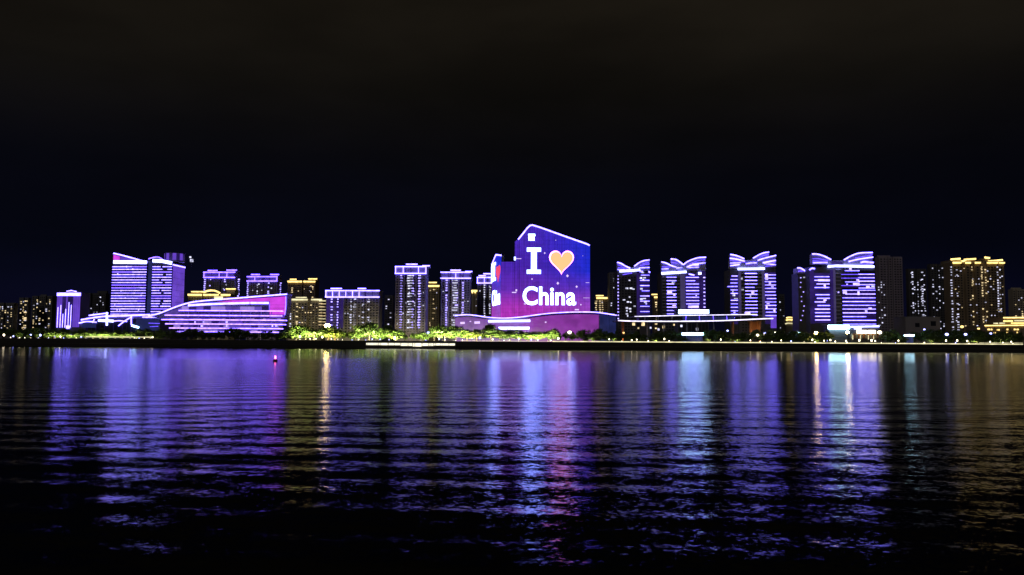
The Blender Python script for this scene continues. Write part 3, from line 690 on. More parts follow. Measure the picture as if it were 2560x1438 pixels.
# left wing of the complex: an oblique screen seen nearly edge-on
fc = Wp(1253.2, 720, 888); ff = Wp(1230.5, 720, 946)
vec = Vector((fc.x-ff.x, fc.y-ff.y, 0)); LEN = vec.length; ang = math.atan2(vec.y, vec.x)
W2 = thing('screen_wing', 'narrow oblique screen wing left of the big screen with red heart', 'building', (ff.x, ff.y, GZ), rz=ang)
def z2(py): return Wp(1242, py, 915).z - GZ
zt1, zt2, zpk = z2(655), z2(645), z2(636)
MB().prism_y([(0,0),(LEN,0),(LEN,zt2),(LEN*0.45,zpk),(0,zt1)], 0, 3).build('wall', M['dark'], W2)
MB().prism_y([(0.2,10),(LEN-0.2,10),(LEN-0.2,zt2-1),(LEN*0.45,zpk-1),(0.2,zt1-1)], -0.5, 0.05).build('screen_panel', M['screen'], W2)
MB().strip([(0,zt1),(LEN*0.45,zpk),(LEN,zt2)], 1.6, -1.0, 0.0).build('roof_light', M['viow'], W2)
MB().strip([(0.6,z2(702)),(0.6,z2(664)),(3,z2(655))], 2.6, -1.2, -0.4).build('edge_light', M['text'], W2)
letter_I(W2, LEN*0.27, z2(700), LEN*0.34, z2(654)-z2(700), -1.0, -0.5, M['text'])
MB().prism_y(heart_poly(LEN*0.72, z2(687), LEN*0.46, z2(667)-z2(708))[::-1], -1.0, -0.5).build('heart', M['heartr'], W2)
k2 = LEN*0.86/TW
for me, xo, wd in TL: inst('letter', me, W2, (LEN*0.08+xo*k2, -0.8, z2(762)), (k2, 8, (z2(722)-z2(762))/ch_h))

# podium with wavy lit roof edge
B = BF('podium', 'low violet podium with wavy lit roof edge below the screen building', 'building', 1137, 1540, 781, 838)
rl = [(1137,790.5),(1165,788),(1190,790),(1220,794.5),(1260,796.5),(1300,794),(1340,788.5),(1380,784),(1430,781.5),(1480,781.5),(1510,784.5),(1541,789.5)]
rc = catmull([B.p(*q_) for q_ in rl], 5)
MB().prism_y(rc + [(B.x(1541),0),(B.x(1137),0)], 0.6, 60).build('wall', M['metal'], B.root)
MB().prism_y([(x, z+0.9) for x, z in rc] + [(x, z-0.2) for x, z in rc][::-1], -1.6, 61).build('roof', M['metal'], B.root)
MB().strip([(x, z+0.35) for x, z in rc], 2.4*B.px, -2.1, -1.5).build('roof_light', M['viow'], B.root)
def zr(p):
    X_ = B.x(p)
    for (a, za), (b, zb) in zip(rc, rc[1:]):
        if a <= X_ <= b: return za + (zb-za)*(X_-a)/(b-a)
    return rc[-1][1]
M['podl'] = glow('podium_led_left', (0.29, 0.09, 0.55), 0.78, 0.25, 0.08)
M['podr'] = glow('podium_led_right', (0.36, 0.05, 0.50), 0.85, 0.25, 0.08)
fins = MB()
p_ = 1138
while p_ < 1497:
    wd = 8.0
    MB().box(B.x(p_), B.x(min(p_+wd-0.3, 1497)), 0.1, 0.65, 0.3, zr(p_+4)-2.0).build('glow_panel', M['podl' if p_ < 1300 else 'podr'], B.root)
    for q_ in (0.0, 2.7, 5.4): fins.box(B.x(p_+q_)-0.12, B.x(p_+q_)+0.12, -0.9, 0.12, 0.3, zr(p_+q_)-0.6)
    p_ += wd
fins.build('fin_screen', M['metal'], B.root, kind='stuff')
for k in range(5): MB().box(B.x(1499+k*8.3), B.x(1506.8+k*8.3), 0.2, 0.65, 0.3, zr(1503+k*8.3)-1.0).build('glass_panel', M['bluegl'], B.root)
B.strip([(1221,803.5),(1325,802.5)], 5, 'white_l', 'awning_light', -6.0, -0.9)
B.strip([(1226,810),(1285,810),(1312,808)], 3.0, 'podl', 'awning_light', -3.0, -0.9)
B.strip([(1247,821),(1323,821)], 6, 'white_l', 'awning_light', -14, -7)
for a in (1250, 1272, 1296, 1320): B.strip([(a,822),(a,842)], 1.2, 'white', 'column', -10, -9.4)
for (a, b_, c, t) in ((1151,1162,808,5),(1186,1200,807,6),(1174,1178,804,2.5),(1362,1366,806,3)): B.strip([(a,c),(b_,c-0.6)], t, 'spark', 'sign', -1.3, -0.95)

# ================================================================== butterfly-roofed towers
M['vio_left'] = M['vio']; M['vio'] = M['viob']
def floor_lines(B, px0, px1, y0, y1, dy, y=-0.45, mats=('vio','vio','viow'), t=(1.3,1.9), gap=0.08, tilt=0.0):
    yy = y0
    while yy < y1:
        if rnd.random() > gap:
            a = px0 + (rnd.uniform(0, 0.25)*(px1-px0) if rnd.random() < 0.15 else 0)
            b = px1 - (rnd.uniform(0, 0.35)*(px1-px0) if rnd.random() < 0.15 else 0)
            B.strip([(a, yy+tilt), (b, yy)], rnd.uniform(*t), rnd.choice(mats), y0=y, y1=y+0.6)
        if rnd.random() < 0.16: lit(B, rnd.uniform(px0+2, px1-4), yy-dy/2, rnd.uniform(2.5,9), rnd.uniform(2.5,5), rnd.choice(('win_v','win_c')), y)
        yy += dy
def slab_lines(B, px0, px1, y0, y1, dy, yf):
    m = MB(); yy = y0
    while yy < y1: m.box(B.x(px0), B.x(px1), yf-0.35, yf+0.1, B.z(yy)-0.55, B.z(yy)+0.55); yy += dy
    m.build('floor_edges', M['white'], B.root, kind='stuff')
def wing(B, curve, ybot, lines=(), depth=7, y=0.0, t=2.6, top='viow'):
    P = catmull([B.p(*q_) for q_ in curve], 5)
    base = [(P[-1][0], B.z(ybot)), (P[0][0], B.z(ybot))]
    w_ = MB().prism_y(P+base, y, y+depth).build('roof_wing', M['white'], B.root)
    MB().strip(P, t*B.px, y-0.9, y+0.1).build('light_strip', M[top], w_)
    for ln, tt, mt in lines:
        Q = [B.p(*q_) for q_ in ln]
        if len(Q) > 2: Q = catmull(Q, 4)
        MB().strip(Q, tt*B.px, y-0.7, y+0.1).build('light_strip', M[mt], w_)
    return w_

B = BF('butterfly_tower', 'leftmost butterfly-roofed tower, mostly dark with a violet right flank', 'tower', 1543, 1626, 650, 900)
B.box('left_shaft', 'dark', 1543, 1592, 677, None, 0, 26); B.box('right_shaft', 'dark', 1599, 1626, 680, None, 1.5, 26)
for k in range(6): B.box('glow_panel', 'panelv', 1592, 1598.8, 682+k*20, 701.6+k*20, -1.2, 20)  # fin glows by itself in place of the violet wash falling on it
for k in range(9): B.box('glass_panel', 'panelv', 1600, 1624.5, 683+k*12.9, 694.5+k*12.9, 1.2, 1.6)  # violet wash between the floor lines, put into the panes as glow
window_grid(B, B.x(1546), B.x(1591), 4, B.z(690), 0)
wing(B, [(1543,656),(1553,659),(1563,665),(1576,671)], 677, [([(1544,662),(1555,666)],1.6,'viod'),([(1545,669),(1572,671)],1.6,'viod'),([(1544,674),(1570,675)],1.8,'vio')])
wing(B, [(1586,666),(1598,657),(1610,652),(1624,650)], 677, [([(1600,664),(1624,660)],1.6,'viod'),([(1598,670),(1624,669)],2.0,'vio'),([(1606,660),(1623,656)],1.2,'viod')])
MB().prism_y([B.p(1576,671),B.p(1586,667),B.p(1596,677),B.p(1566,677)], 3, 16).build('roof_saddle', M['white'], B.root)
B.strip([(1549,678.5),(1580,677),(1600,675)], 5, 'white_l', 'crown_light', -1.4, 0.0); B.strip([(1600,678),(1607,679.5)], 3.5, 'vio', 'crown_light', -0.6, 1.6)
floor_lines(B, 1601, 1624, 688, 795, 13.0, 0.75, t=(1.3,1.9))
for k in range(14): lit(B, 1545.5, 690+k*8.2, rnd.uniform(2.5,4), 2.6, 'win_v')
for a, b_ in ((1574,701),(1567,721),(1578,721),(1583,723),(1574,743),(1560,750),(1570,755),(1577,756),(1586,766),(1567,770),(1567,777),(1575,772),(1576,779),(1567,785),(1569,790)): lit(B, a, b_, rnd.uniform(3,7), rnd.uniform(2.5,4), 'win_c')
for a, b_, s_ in ((1603,695,6),(1609,699,4),(1604,722,6),(1604,748,7),(1614,755,7)): lit(B, a, b_, s_, s_*0.7, 'win_c', 0.9)
B.strip([(1557,687),(1580,683)], 1.8, 'viod'); B.strip([(1622,679),(1626,681)], 3, 'viow', 'crown_light', 0.6, 1.5)

B = BF('butterfly_tower', 'butterfly-roofed tower with three violet wings, above a bright white sign', 'tower', 1654, 1768, 643, 900)
B.box('left_shaft', 'dark', 1654, 1701, 681, None, 0, 26); B.box('right_shaft', 'dark', 1713, 1750, 676, None, 1.5, 26); B.box('side_shaft', 'dark', 1750, 1768, 674, None, 6, 30)
for k in range(6): B.box('glow_panel', 'panelg', 1701, 1712.8, 684+k*17, 700.6+k*17, -1.2, 20)  # pale wash on the fin, given as panel glow
for k in range(12): B.box('glass_panel', 'panelv', 1714, 1749, 684+k*8.6, 691.8+k*8.6, 1.2, 1.6)
for k in range(8): B.box('glass_panel', 'panelv', 1750.8, 1767.5, 676+k*12.5, 688+k*12.5, 5.7, 6.1)
window_grid(B, B.x(1656), B.x(1700), 4, B.z(690), 0)
wing(B, [(1654,655),(1666,658),(1678,664),(1691,668)], 681, [([(1655,667),(1676,668)],2.2,'viod'),([(1655,673),(1672,672)],2.2,'vio')])
wing(B, [(1679,647),(1690,648),(1701,654),(1709,661)], 668, [([(1680,655),(1695,658)],1.8,'viod')], y=3)
wing(B, [(1709,662),(1722,653),(1744,645),(1766,643)], 676, [([(1724,661),(1745,652),(1764,650)],1.8,'viod'),([(1732,660),(1765,657)],2.2,'vio'),([(1718,668),(1730,663),(1748,662)],3.0,'viow'),([(1722,669),(1748,668)],2.2,'vio')], y=1)
MB().prism_y([B.p(1690,668),B.p(1710,662),B.p(1718,681),B.p(1690,681)], 4, 18).build('roof_saddle', M['white'], B.root)
B.strip([(1692,670),(1708,667)], 3, 'vio', 'crown_light', 3.2, 4.1)
B.strip([(1654,684),(1680,682.5),(1716,680)], 5.5, 'white_l', 'crown_light', -1.4, 0.0)
B.strip([(1747,683.5),(1754,683.5)], 6, 'white_l', 'roof_lamp', 0, 1.2); B.strip([(1723,685),(1737,688)], 3, 'viow', y0=0.9, y1=1.6); B.strip([(1763,670),(1768,672)], 3, 'viow', 'crown_light', 5, 6)
floor_lines(B, 1667, 1691, 693.5, 786, 8.3, t=(1.3,2.0)); floor_lines(B, 1716, 1748, 693.5, 772, 8.3, 0.75, t=(1.4,2.0), gap=0.03)
slab_lines(B, 1656, 1700, 693.5, 786, 8.3, 0.0)
for k in range(9): lit(B, 1764, 693+k*9.3, rnd.uniform(3,5), 2.6, 'win_v', 5.6)
lit(B, 1674, 731, 12, 8, 'win_v'); lit(B, 1686, 737, 5, 6, 'win_v'); lit(B, 1734, 767, 26, 6, 'win_v', 1.0)

B = BF('sign_hall', 'flat hall with a long glowing white fascia in front of the three-winged tower', 'hall', 1693, 1773, 772, 870)
MB().box(B.x(1694), B.x(1772), 0, 20, 0, B.z(775)).build('wall', M['dark'], B.root)
B.strip([(1697,779.5),(1772,778.5)], 10.5, 'coolb', 'fascia_light', -0.8, 0.1)
MB().box(B.x(1692), B.x(1774), -1.2, 21, B.z(775)+0.2, B.z(772.5)).build('roof', M['white'], B.root)
for k in range(9): B.box('glazing', 'glass', 1696+k*8.4, 1703.4+k*8.4, 788, 838, -0.2, 0.1)

B = BF('butterfly_tower', 'symmetrical butterfly-roofed tower above the right tip of the flying canopy', 'tower', 1826, 1942, 629, 900)
B.box('centre_shaft', 'dark', 1846, 1912, 672, None, 0, 26); B.box('left_shaft', 'dark', 1826, 1846, 674, None, 2, 26); B.box('right_shaft', 'dark', 1912, 1942, 668, None, 2, 28)
for (a, b_) in ((1846.5,1852.5),(1905.5,1911.5)):
    for k in range(6): B.box('glow_panel', 'panelg', a, b_, 678+k*20, 697.6+k*20, -0.8, 0.1)
for k in range(15): B.box('glass_panel', 'panelv', 1913, 1941, 680+k*8.7, 688+k*8.7, 1.7, 2.1); B.box('glass_panel', 'panelv', 1827, 1845.5, 688+k*8.2, 695.6+k*8.2, 1.7, 2.1)
window_grid(B, B.x(1853), B.x(1905), 4, B.z(680), 0); slab_lines(B, 1853, 1905, 684, 790, 8.7, 0.0)
wing(B, [(1828,636),(1840,638),(1852,642),(1863,647)], 654, [([(1827,645.5),(1845,648),(1864,653)],3.2,'viow')], y=2)
wing(B, [(1826,651),(1845,653),(1866,656)], 672, [([(1827,658),(1853,657)],2.4,'vio'),([(1827,664.5),(1850,661.5)],2.6,'viow')], t=1.6, top='viod', y=0.5)
wing(B, [(1886,645),(1900,637),(1912,632),(1926,629.5)], 652, [([(1905,640),(1926,635)],1.6,'viod')], y=3)
wing(B, [(1896,651),(1915,645),(1942,638.5)], 668, [([(1909,657),(1925,654),(1941,651)],3.2,'viow'),([(1912,660.5),(1940,656)],1.8,'viod'),([(1912,659),(1941,662)],2.4,'vio'),([(1915,666),(1940,663)],1.6,'viod')], y=1)
MB().prism_y([B.p(1863,650),B.p(1888,648),B.p(1900,672),B.p(1856,672)], 5, 18).build('roof_saddle', M['white'], B.root)
B.strip([(1867,659),(1880,656.5),(1900,656)], 3, 'vio', 'crown_light', 4.2, 5.1); B.strip([(1856,662),(1905,663)], 2, 'panelp', 'crown_light', 4.2, 5.1)
B.strip([(1845,673),(1912,672)], 5, 'white_l', 'crown_light', -1.4, 0.0)
floor_lines(B, 1863, 1893, 684, 790, 8.7, t=(1.4,2.0)); floor_lines(B, 1828, 1845, 690, 795, 8.7, 1.25, t=(1.3,1.9)); floor_lines(B, 1914, 1941, 687, 790, 8.5, 1.25, t=(1.4,2.2))
for a, b_ in ((1854,697),(1856,725)): lit(B, a, b_, 6, 5, 'win_c')
for a, b_, c, d in ((1918,692,7,16),(1926,708,5,8),(1917,768,4,10),(1936,777,5,7),(1882,731,7,8),(1868,783,14,5)): lit(B, a, b_, c, d, 'win_v', 1.2 if a > 1912 else -0.3)
B.box('corner_panel', 'panelp', 1927, 1941, 787, 820, 1.6, 2.1); B.strip([(1820,716.5),(1845,716)], 2.2, 'vio', y0=1.2, y1=1.8)

B = BF('butterfly_tower', 'widest butterfly-roofed tower at right with a small side wing', 'tower', 2007, 2190, 630, 850)
B.box('side_shaft', 'dark', 2008, 2026, 681, None, 14, 34); B.box('left_shaft', 'dark', 2025, 2090, 668, None, 0.6, 30); B.box('right_shaft', 'dark', 2105, 2189, 664, None, 0, 30); B.box('dark_bay', 'dark', 2090, 2105, 666, None, 1.2, 29)
for (a, b_, mt) in ((2025.5,2036,'panelv'),(2077,2084,'panelv'),(2084.3,2090,'panelg')):
    for k in range(7): B.box('glow_panel', mt, a, b_, 674+k*19.5, 693+k*19.5, 0.2, 0.7)
for k in range(14): B.box('glass_panel', 'panelv', 2037, 2076, 683+k*9, 691+k*9, 0.3, 0.7)
for k in range(11): B.box('glass_panel', 'panelv' if k != 1 else 'glass', 2106, 2188, 710+k*9.4, 718.5+k*9.4, -0.3, 0.1)
for k in range(3): B.box('glass_panel', 'panelv' if k else 'glass', 2148, 2188, 676+k*9.4, 684+k*9.4, -0.3, 0.1)
window_grid(B, B.x(2106), B.x(2146), B.z(712), B.z(668), 0); slab_lines(B, 2091, 2104.5, 674, 815, 9.3, 1.2)
wing(B, [(2033,635),(2047,635.5),(2064,641),(2080,649)], 661, [([(2034,647),(2050,647),(2072,652)],2.0,'viod'),([(2034,652),(2071,654)],1.8,'viod'),([(2035,657),(2071,656.5)],2.8,'vio')], y=1)
wing(B, [(2112,650),(2128,641),(2150,633),(2184,631.5)], 664, [([(2124,654),(2150,648),(2185,643)],3.0,'viow'),([(2154,657),(2164,654.5),(2186,657)],4.0,'vio'),([(2140,645),(2184,637)],1.4,'viod'),([(2155,661),(2186,658.5)],1.8,'viod')], y=0.5)
MB().prism_y([B.p(2080,651),B.p(2112,651),B.p(2122,666),B.p(2072,666)], 4, 20).build('roof_saddle', M['white'], B.root); B.box('glow_panel', 'panelv', 2082, 2112, 653, 661, 3.6, 4.1)
wing(B, [(2006,667),(2014,667.5),(2020,671),(2026,675)], 681, [([(2008,676),(2022,674)],2.4,'viod')], y=14, depth=12, t=3); B.strip([(2025,675),(2031,671),(2038,672)], 3.4, 'vio', 'crown_light', -0.8, 0.6, curve=True)
B.strip([(2071,667),(2090,665),(2186,667)], 5, 'white_l', 'crown_light', -1.4, 0.5)
floor_lines(B, 2037, 2074, 683, 808, 9.0, -0.2, t=(1.6,2.3), gap=0.02, mats=('vio','viow')); floor_lines(B, 2106, 2188, 726, 818, 9.4, t=(1.4,2.0), gap=0.0, mats=('vio','viow')); floor_lines(B, 2147, 2187, 686, 722, 8.6, t=(1.4,2.2), gap=0.0)
floor_lines(B, 2104, 2150, 677, 722, 9.3, t=(1.2,1.7), gap=0.3, mats=('viod','vio'))
for a, b_, c, d in ((2060,701,30,5),(2112,730,10,9),(2146,733,5,9),(2141,711,16,7),(2170,717,9,5),(2164,778,6,6),(2174,771,8,4),(2118,711,4,3),(2096,731,3,3),(2062,715,5,12)): lit(B, a, b_, c, d, 'win_v', -0.3)
for k in range(10): lit(B, 2019+rnd.uniform(-7,4), 692+k*12, 2.5, 2.2, 'win_v', 13.8)
lit(B, 2023, 691, 4.5, 3, 'win_c', 13.8)

# glowing pavilion frontage at the foot of the widest butterfly tower
B = BF('lit_pavilion', 'bright white glowing canopy pavilion at the widest tower foot', 'pavilion', 2066, 2200, 810, 790)
MB().box(B.x(2072), B.x(2118), 0, 14, 0, B.z(813)).build('wall', M['dark'], B.root)
B.strip([(2070,818),(2122,818)], 9, 'cool', 'canopy_light', -2.2, -0.2)
MB().box(B.x(2068), B.x(2123), -2.4, 15, B.z(813)+0.1, B.z(811.5)).build('canopy', M['white'], B.root)
B.strip([(2126,817),(2197,816)], 3.4, 'white_l', 'canopy_light', -1.2, -0.2); B.strip([(2135,821),(2152,822)], 4.5, 'white_l', 'canopy_light', -1.2, -0.2)
MB().box(B.x(2124), B.x(2199), 0, 12, 0, B.z(815)).build('wall', M['dark'], B.root)
for k in range(12): B.box('glazing', 'orange' if k % 2 else 'cream', 2127+k*5.9, 2132.3+k*5.9, 834, 846, -0.3, 0.05)
for (a, b_) in ((2142,2166),(2169,2188)): B.strip([(a,830),(b_,830)], 8, 'warmw', 'shop_light', -1.0, -0.2)
for k in range(5): B.strip([(2130+k*16.5,810),(2130+k*16.5,815)], 1.0, 'white', 'post', -0.9, -0.4)
for a in (2131, 2150, 2170, 2183): B.strip([(a,838),(a,849)], 1.5, 'warms', 'doorway_light', -0.8, -0.2)

# ================================================================== flying canopy
B = BF('flying_canopy', 'huge flat flying canopy outlined by two thin white light lines', 'canopy', 1545, 1932, 786, 795)
lo = [(1545,801.5),(1580,803),(1640,803.5),(1700,803.5),(1780,802.5),(1850,800),(1900,797.5),(1933,796.5)]
hi = [(1588,791),(1640,790),(1700,788.5),(1780,787.5),(1850,786.5),(1896,786)]
cl = catmull([B.p(*q_) for q_ in lo], 4)
def leaf_plan(d):  # plan of the slab: pointed ends
    a, b = cl[0][0], cl[-1][0]; n_ = 24
    f = [(a+(b-a)*k/n_, d*0.12-d*0.12*math.sin(math.pi*k/n_)) for k in range(n_+1)]
    r_ = [(a+(b-a)*k/n_, d*0.12+d*math.sin(math.pi*k/n_)) for k in range(n_+1)]
    return f + r_[::-1][1:-1]
zb = sum(z for _, z in cl)/len(cl)
MB().prism_y([(x, z+0.7) for x, z in cl] + [(x, z-0.5) for x, z in cl][::-1], 0, 48).build('lower_roof', M['slate'], B.root)
MB().strip(cl, 2.6*B.px, -0.7, 0.05).build('light_strip', M['canl'], B.root)
ch = catmull([B.p(*q_) for q_ in hi], 4)
MB().prism_y([(x, z+0.5) for x, z in ch] + [(x, z-0.5) for x, z in ch][::-1], 4, 44).build('upper_roof', M['slate'], B.root)
MB().strip(ch, 1.8*B.px, 3.2, 4.05).build('light_strip', M['canl'], B.root)
for k, a in enumerate((1615,1648,1683,1718,1751,1786,1820,1855)):
    B.strip([(a,789),(a+(1 if a > 1740 else -1),802)], 1.6 if k > 2 else 1.2, 'viod' if k in (3,4,5,6) else 'white', 'strut', 4.2, 4.8)
for k in range(13): B.box('glazing', 'bluegl' if k in (5,6,7,8,9,10) else 'glass', 1600+k*22, 1621+k*22, 791, 801.5, 6.0, 6.4)
for k, a in enumerate((1560, 1622, 1664, 1722, 1748, 1790, 1838, 1882, 1906)):
    o_ = 'orange' if k in (0,6,7,8) else 'white'
    MB().tube((B.x(a), 9, 0), (B.x(a), 9, B.z(803)), 0.9, 1.5 if o_ == 'orange' else 0.6, 10).build('column', M[o_], B.root)
MB().prism_y([B.p(1882,803),B.p(1915,801),B.p(1908,842),B.p(1896,842)], 14, 18).build('timber_core', M['orange'], B.root)
for a, b_, s_ in ((1588,811,7),(1612,811,8),(1651,824,5),(1664,818,6),(1709,815,5),(1749,823,6),(1690,812,4),(1631,820,4),(1600,821,4)):
    MB().box(B.x(a)-s_*0.2, B.x(a)+s_*0.2, 10, 10.5, B.z(b_)-s_*0.2, B.z(b_)+s_*0.25).build('downlight', M['win_c' if a % 2 else 'win_w'], B.root)
for a in (1878, 1897, 1914): MB().lathe([(0.2,B.z(838)),(0.5,B.z(837)),(0.5,B.z(834)),(0.2,B.z(833))], 8, B.x(a), 5).build('uplight', M['warmw'], B.root)
L_ = bpy.data.lights.new('canopy_uplight', 'SPOT'); L_.spot_size = R(140); L_.energy = 4500; L_.color = (1.0, 0.6, 0.25); L_.shadow_soft_size = 0.5
lo_ = bpy.data.objects.new('canopy_uplight', L_); C.objects.link(lo_); lo_.parent = B.root; lo_.location = (B.x(1897), 2, 3); lo_.rotation_euler = Vector((0,0.75,0.66)).to_track_quat('-Z','Y').to_euler()
L_ = bpy.data.lights.new('canopy_uplight', 'SPOT'); L_.spot_size = R(140); L_.energy = 2500; L_.color = (1.0, 0.45, 0.25); L_.shadow_soft_size = 0.5
lo_ = bpy.data.objects.new('canopy_uplight', L_); C.objects.link(lo_); lo_.parent = B.root; lo_.location = (B.x(1561), 4, 3); lo_.rotation_euler = Vector((0,0.6,0.8)).to_track_quat('-Z','Y').to_euler()

# small glass kiosks and lit round pavilions on the promenade
def kiosk(label, p0, p1, y0, Y, mat, th=5):
    B = BF('kiosk', label, 'kiosk', p0, p1, y0, Y)
    MB().box(B.x(p0+1), B.x(p1-1), 0.5, 7, 0, B.z(y0+th)).build('glass_wall', M['bluegl'], B.root)
    B.strip([(p0,y0+th/2),(p1,y0+th/2)], th, mat, 'roof_light', -0.6, 0.4)
    MB().box(B.x(p0-1), B.x(p1+1), -0.9, 8, B.z(y0)+0.02, B.z(y0)+0.5).build('roof', M['white'], B.root)
    for k in range(6): B.strip([(p0+1.5+k*(p1-p0-3)/5, y0+th), (p0+1.5+k*(p1-p0-3)/5, 850)], 0.9, 'post', 'mullion', 0.2, 0.5)
    return B
kiosk('glass kiosk with white lit roof under the middle of the flying canopy', 1705, 1758, 832, 748, 'coolb', 6)
def round_pav(label, px_, y, Y, r, mat):
    c = Wp(px_, y, Y); B = thing('round_pavilion', label, 'pavilion', (c.x, Y, GZ)); z = c.z-GZ
    MB().lathe([(r*0.3,z+1.6),(r,z+0.2),(r*1.02,z-0.1),(r*0.3,z-0.1)][::-1], 18).build('roof', M['white'], B)
    MB().lathe([(r*0.86,z-1.3),(r*0.98,z-0.9),(r*0.98,z-0.15)], 18).build('light_ring', M[mat], B)
    MB().lathe([(r*0.7,0),(r*0.7,z-1.3)], 18).build('glass_wall', M['bluegl'], B)
    for k in range(6): MB().tube((r*.9*math.cos(k*1.047), r*.9*math.sin(k*1.047), 0), (r*.9*math.cos(k*1.047), r*.9*math.sin(k*1.047), z-1.2), .12, .12).build('post', M['post'], B)
    return B
round_pav('small round pavilion glowing cyan white left of the widest tower', 1993, 831, 752, 3.0, 'cool')
round_pav('wide round pavilion glowing cyan white right of the widest tower', 2273, 837, 745, 4.4, 'cool')

# ================================================================== right edge
B = apartment('apartment_tower', 'pale grey floodlit tower block right of the widest butterfly tower', 2190, 2258, 642, 980, 'concv', depth=30, notches=((2219,2224),(2232,2235)), nlit=12, lit_mat='win_c', roofs=((2200,2232,4),), litrange=(2194,2214,690,820))
apartment('apartment_tower', 'black tower left of the gold-crowned tower, speckled with white windows', 2266, 2318, 672, 1050, 'dark', notches=((2290,2294),), nlit=34, lit_mat='win_c', cols=((2283,4,0.4,'win_c'),(2307,5,0.7,'win_c')), balc=False)
apartment('apartment_tower', 'black tower touching the gold-crowned tower, with few white windows', 2320, 2364, 660, 1070, 'dark', notches=((2345,2349),), nlit=26, lit_mat='win_c', balc=False)
B = BF('low_block', 'plain pale windowless low block below the black speckled towers', 'building', 2264, 2351, 793, 860)
MB().box(B.x(2264), B.x(2351), 0, 25, 0, B.z(793)).build('wall', M['conc'], B.root); MB().box(B.x(2263), B.x(2352), -0.4, 25.4, B.z(793)+0.01, B.z(792)).build('parapet', M['white'], B.root)
B.box('vent', 'glass', 2327, 2340, 803, 815, -0.1, 0.2); B.box('vent', 'glass', 2288, 2299, 808, 818, -0.1, 0.2)
B = apartment('apartment_tower', 'large brown tower with a bright gold light crown near the right edge', 2361, 2513, 655, 950, 'tan', depth=34, notches=((2404,2416),(2428,2440),(2453,2470),(2496,2500)), crown=('warm','cornice'), crown_h=8,
          cols=((2380,5,0.85,'win_c'),(2394,5,0.45,'win_c'),(2432,3.5,0.35,'win_w'),(2457,4,0.7,'win_w'),(2466,4,0.5,'win_w'),(2496,4,0.8,'win_c'),(2502,3.5,0.45,'win_c')), nlit=34, nd=4.0)
for a, b_, y0, y1 in ((2382,2406,648.5,646.5),(2415,2445,649,647),(2392,2420,655,652),(2467,2480,643.5,645),(2476,2512,653,650)):
    B.strip([(a,y0),(b_,y1)], 4, 'warm', 'light_strip', 1.0, 2.0); B.box('roof_house', 'tan', a+2, b_-2, y0+1, 660, 2.2, 26)
apartment('apartment_tower', 'dim olive tower cut by the right edge of the picture', 2522, 2600, 723, 1100, 'cream', nlit=24, notches=((2540,2544),), roofs=((2535,2560,4),))
B = BF('low_mall', 'low long mall with gold light lines at the right edge', 'building', 2456, 2600, 792, 830)
MB().box(B.x(2510), B.x(2600), 0, 30, 0, B.z(793)).build('upper_storey', M['tan'], B.root); MB().box(B.x(2457), B.x(2600), -4, 30, 0, B.z(815)).build('ground_storey', M['tan'], B.root)
B.strip([(2509,794.5),(2600,794)], 3, 'warm', y0=-0.8, y1=0.1); B.strip([(2509,803),(2532,803)], 3.6, 'warm', y0=-0.6, y1=0.1); B.strip([(2536,802),(2600,802)], 3.0, 'warms', y0=-0.6, y1=0.1)
B.strip([(2528,808),(2600,808)], 2.4, 'warm', y0=-0.6, y1=0.1); B.strip([(2456,814.5),(2600,813)], 2.6, 'warm', y0=-5.0, y1=-3.9); B.strip([(2478,809),(2489,809)], 3, 'warms', y0=-4.5, y1=-3.9); B.strip([(2493,808.5),(2506,808.5)], 3, 'warms', y0=-4.5, y1=-3.9)
for a, b_, s_ in ((2440,822,6),(2468,824,12),(2489,825,6),(2513,824,6),(2534,824,12),(2535,832,5),(2511,832,3),(2480,833,5)): lit(B, a, b_, s_, 3.4, 'warm', -4.3)
for k in range(14): B.box('shop_pillar', 'cream', 2460+k*9, 2462+k*9, 818, None, -4.6, -4.05)
B = BF('gate_house', 'small yellow-lit tiered gate house in the distance right of the third tower', 'building', 1964, 1985, 792, 1000)
for k, (a, b_, y) in enumerate(((1968,1984,795),(1966,1985,801),(1963,1986,810))):
    B.box('tier', 'cream', a, b_, y, None, k*-1.5, 12); B.strip([(a-2,y),(a+6,y-1.6),(b_+2,y)], 2.6, 'warm' if k < 2 else 'warms', 'eave_light', k*-1.5-0.8, k*-1.5+0.1, curve=True)
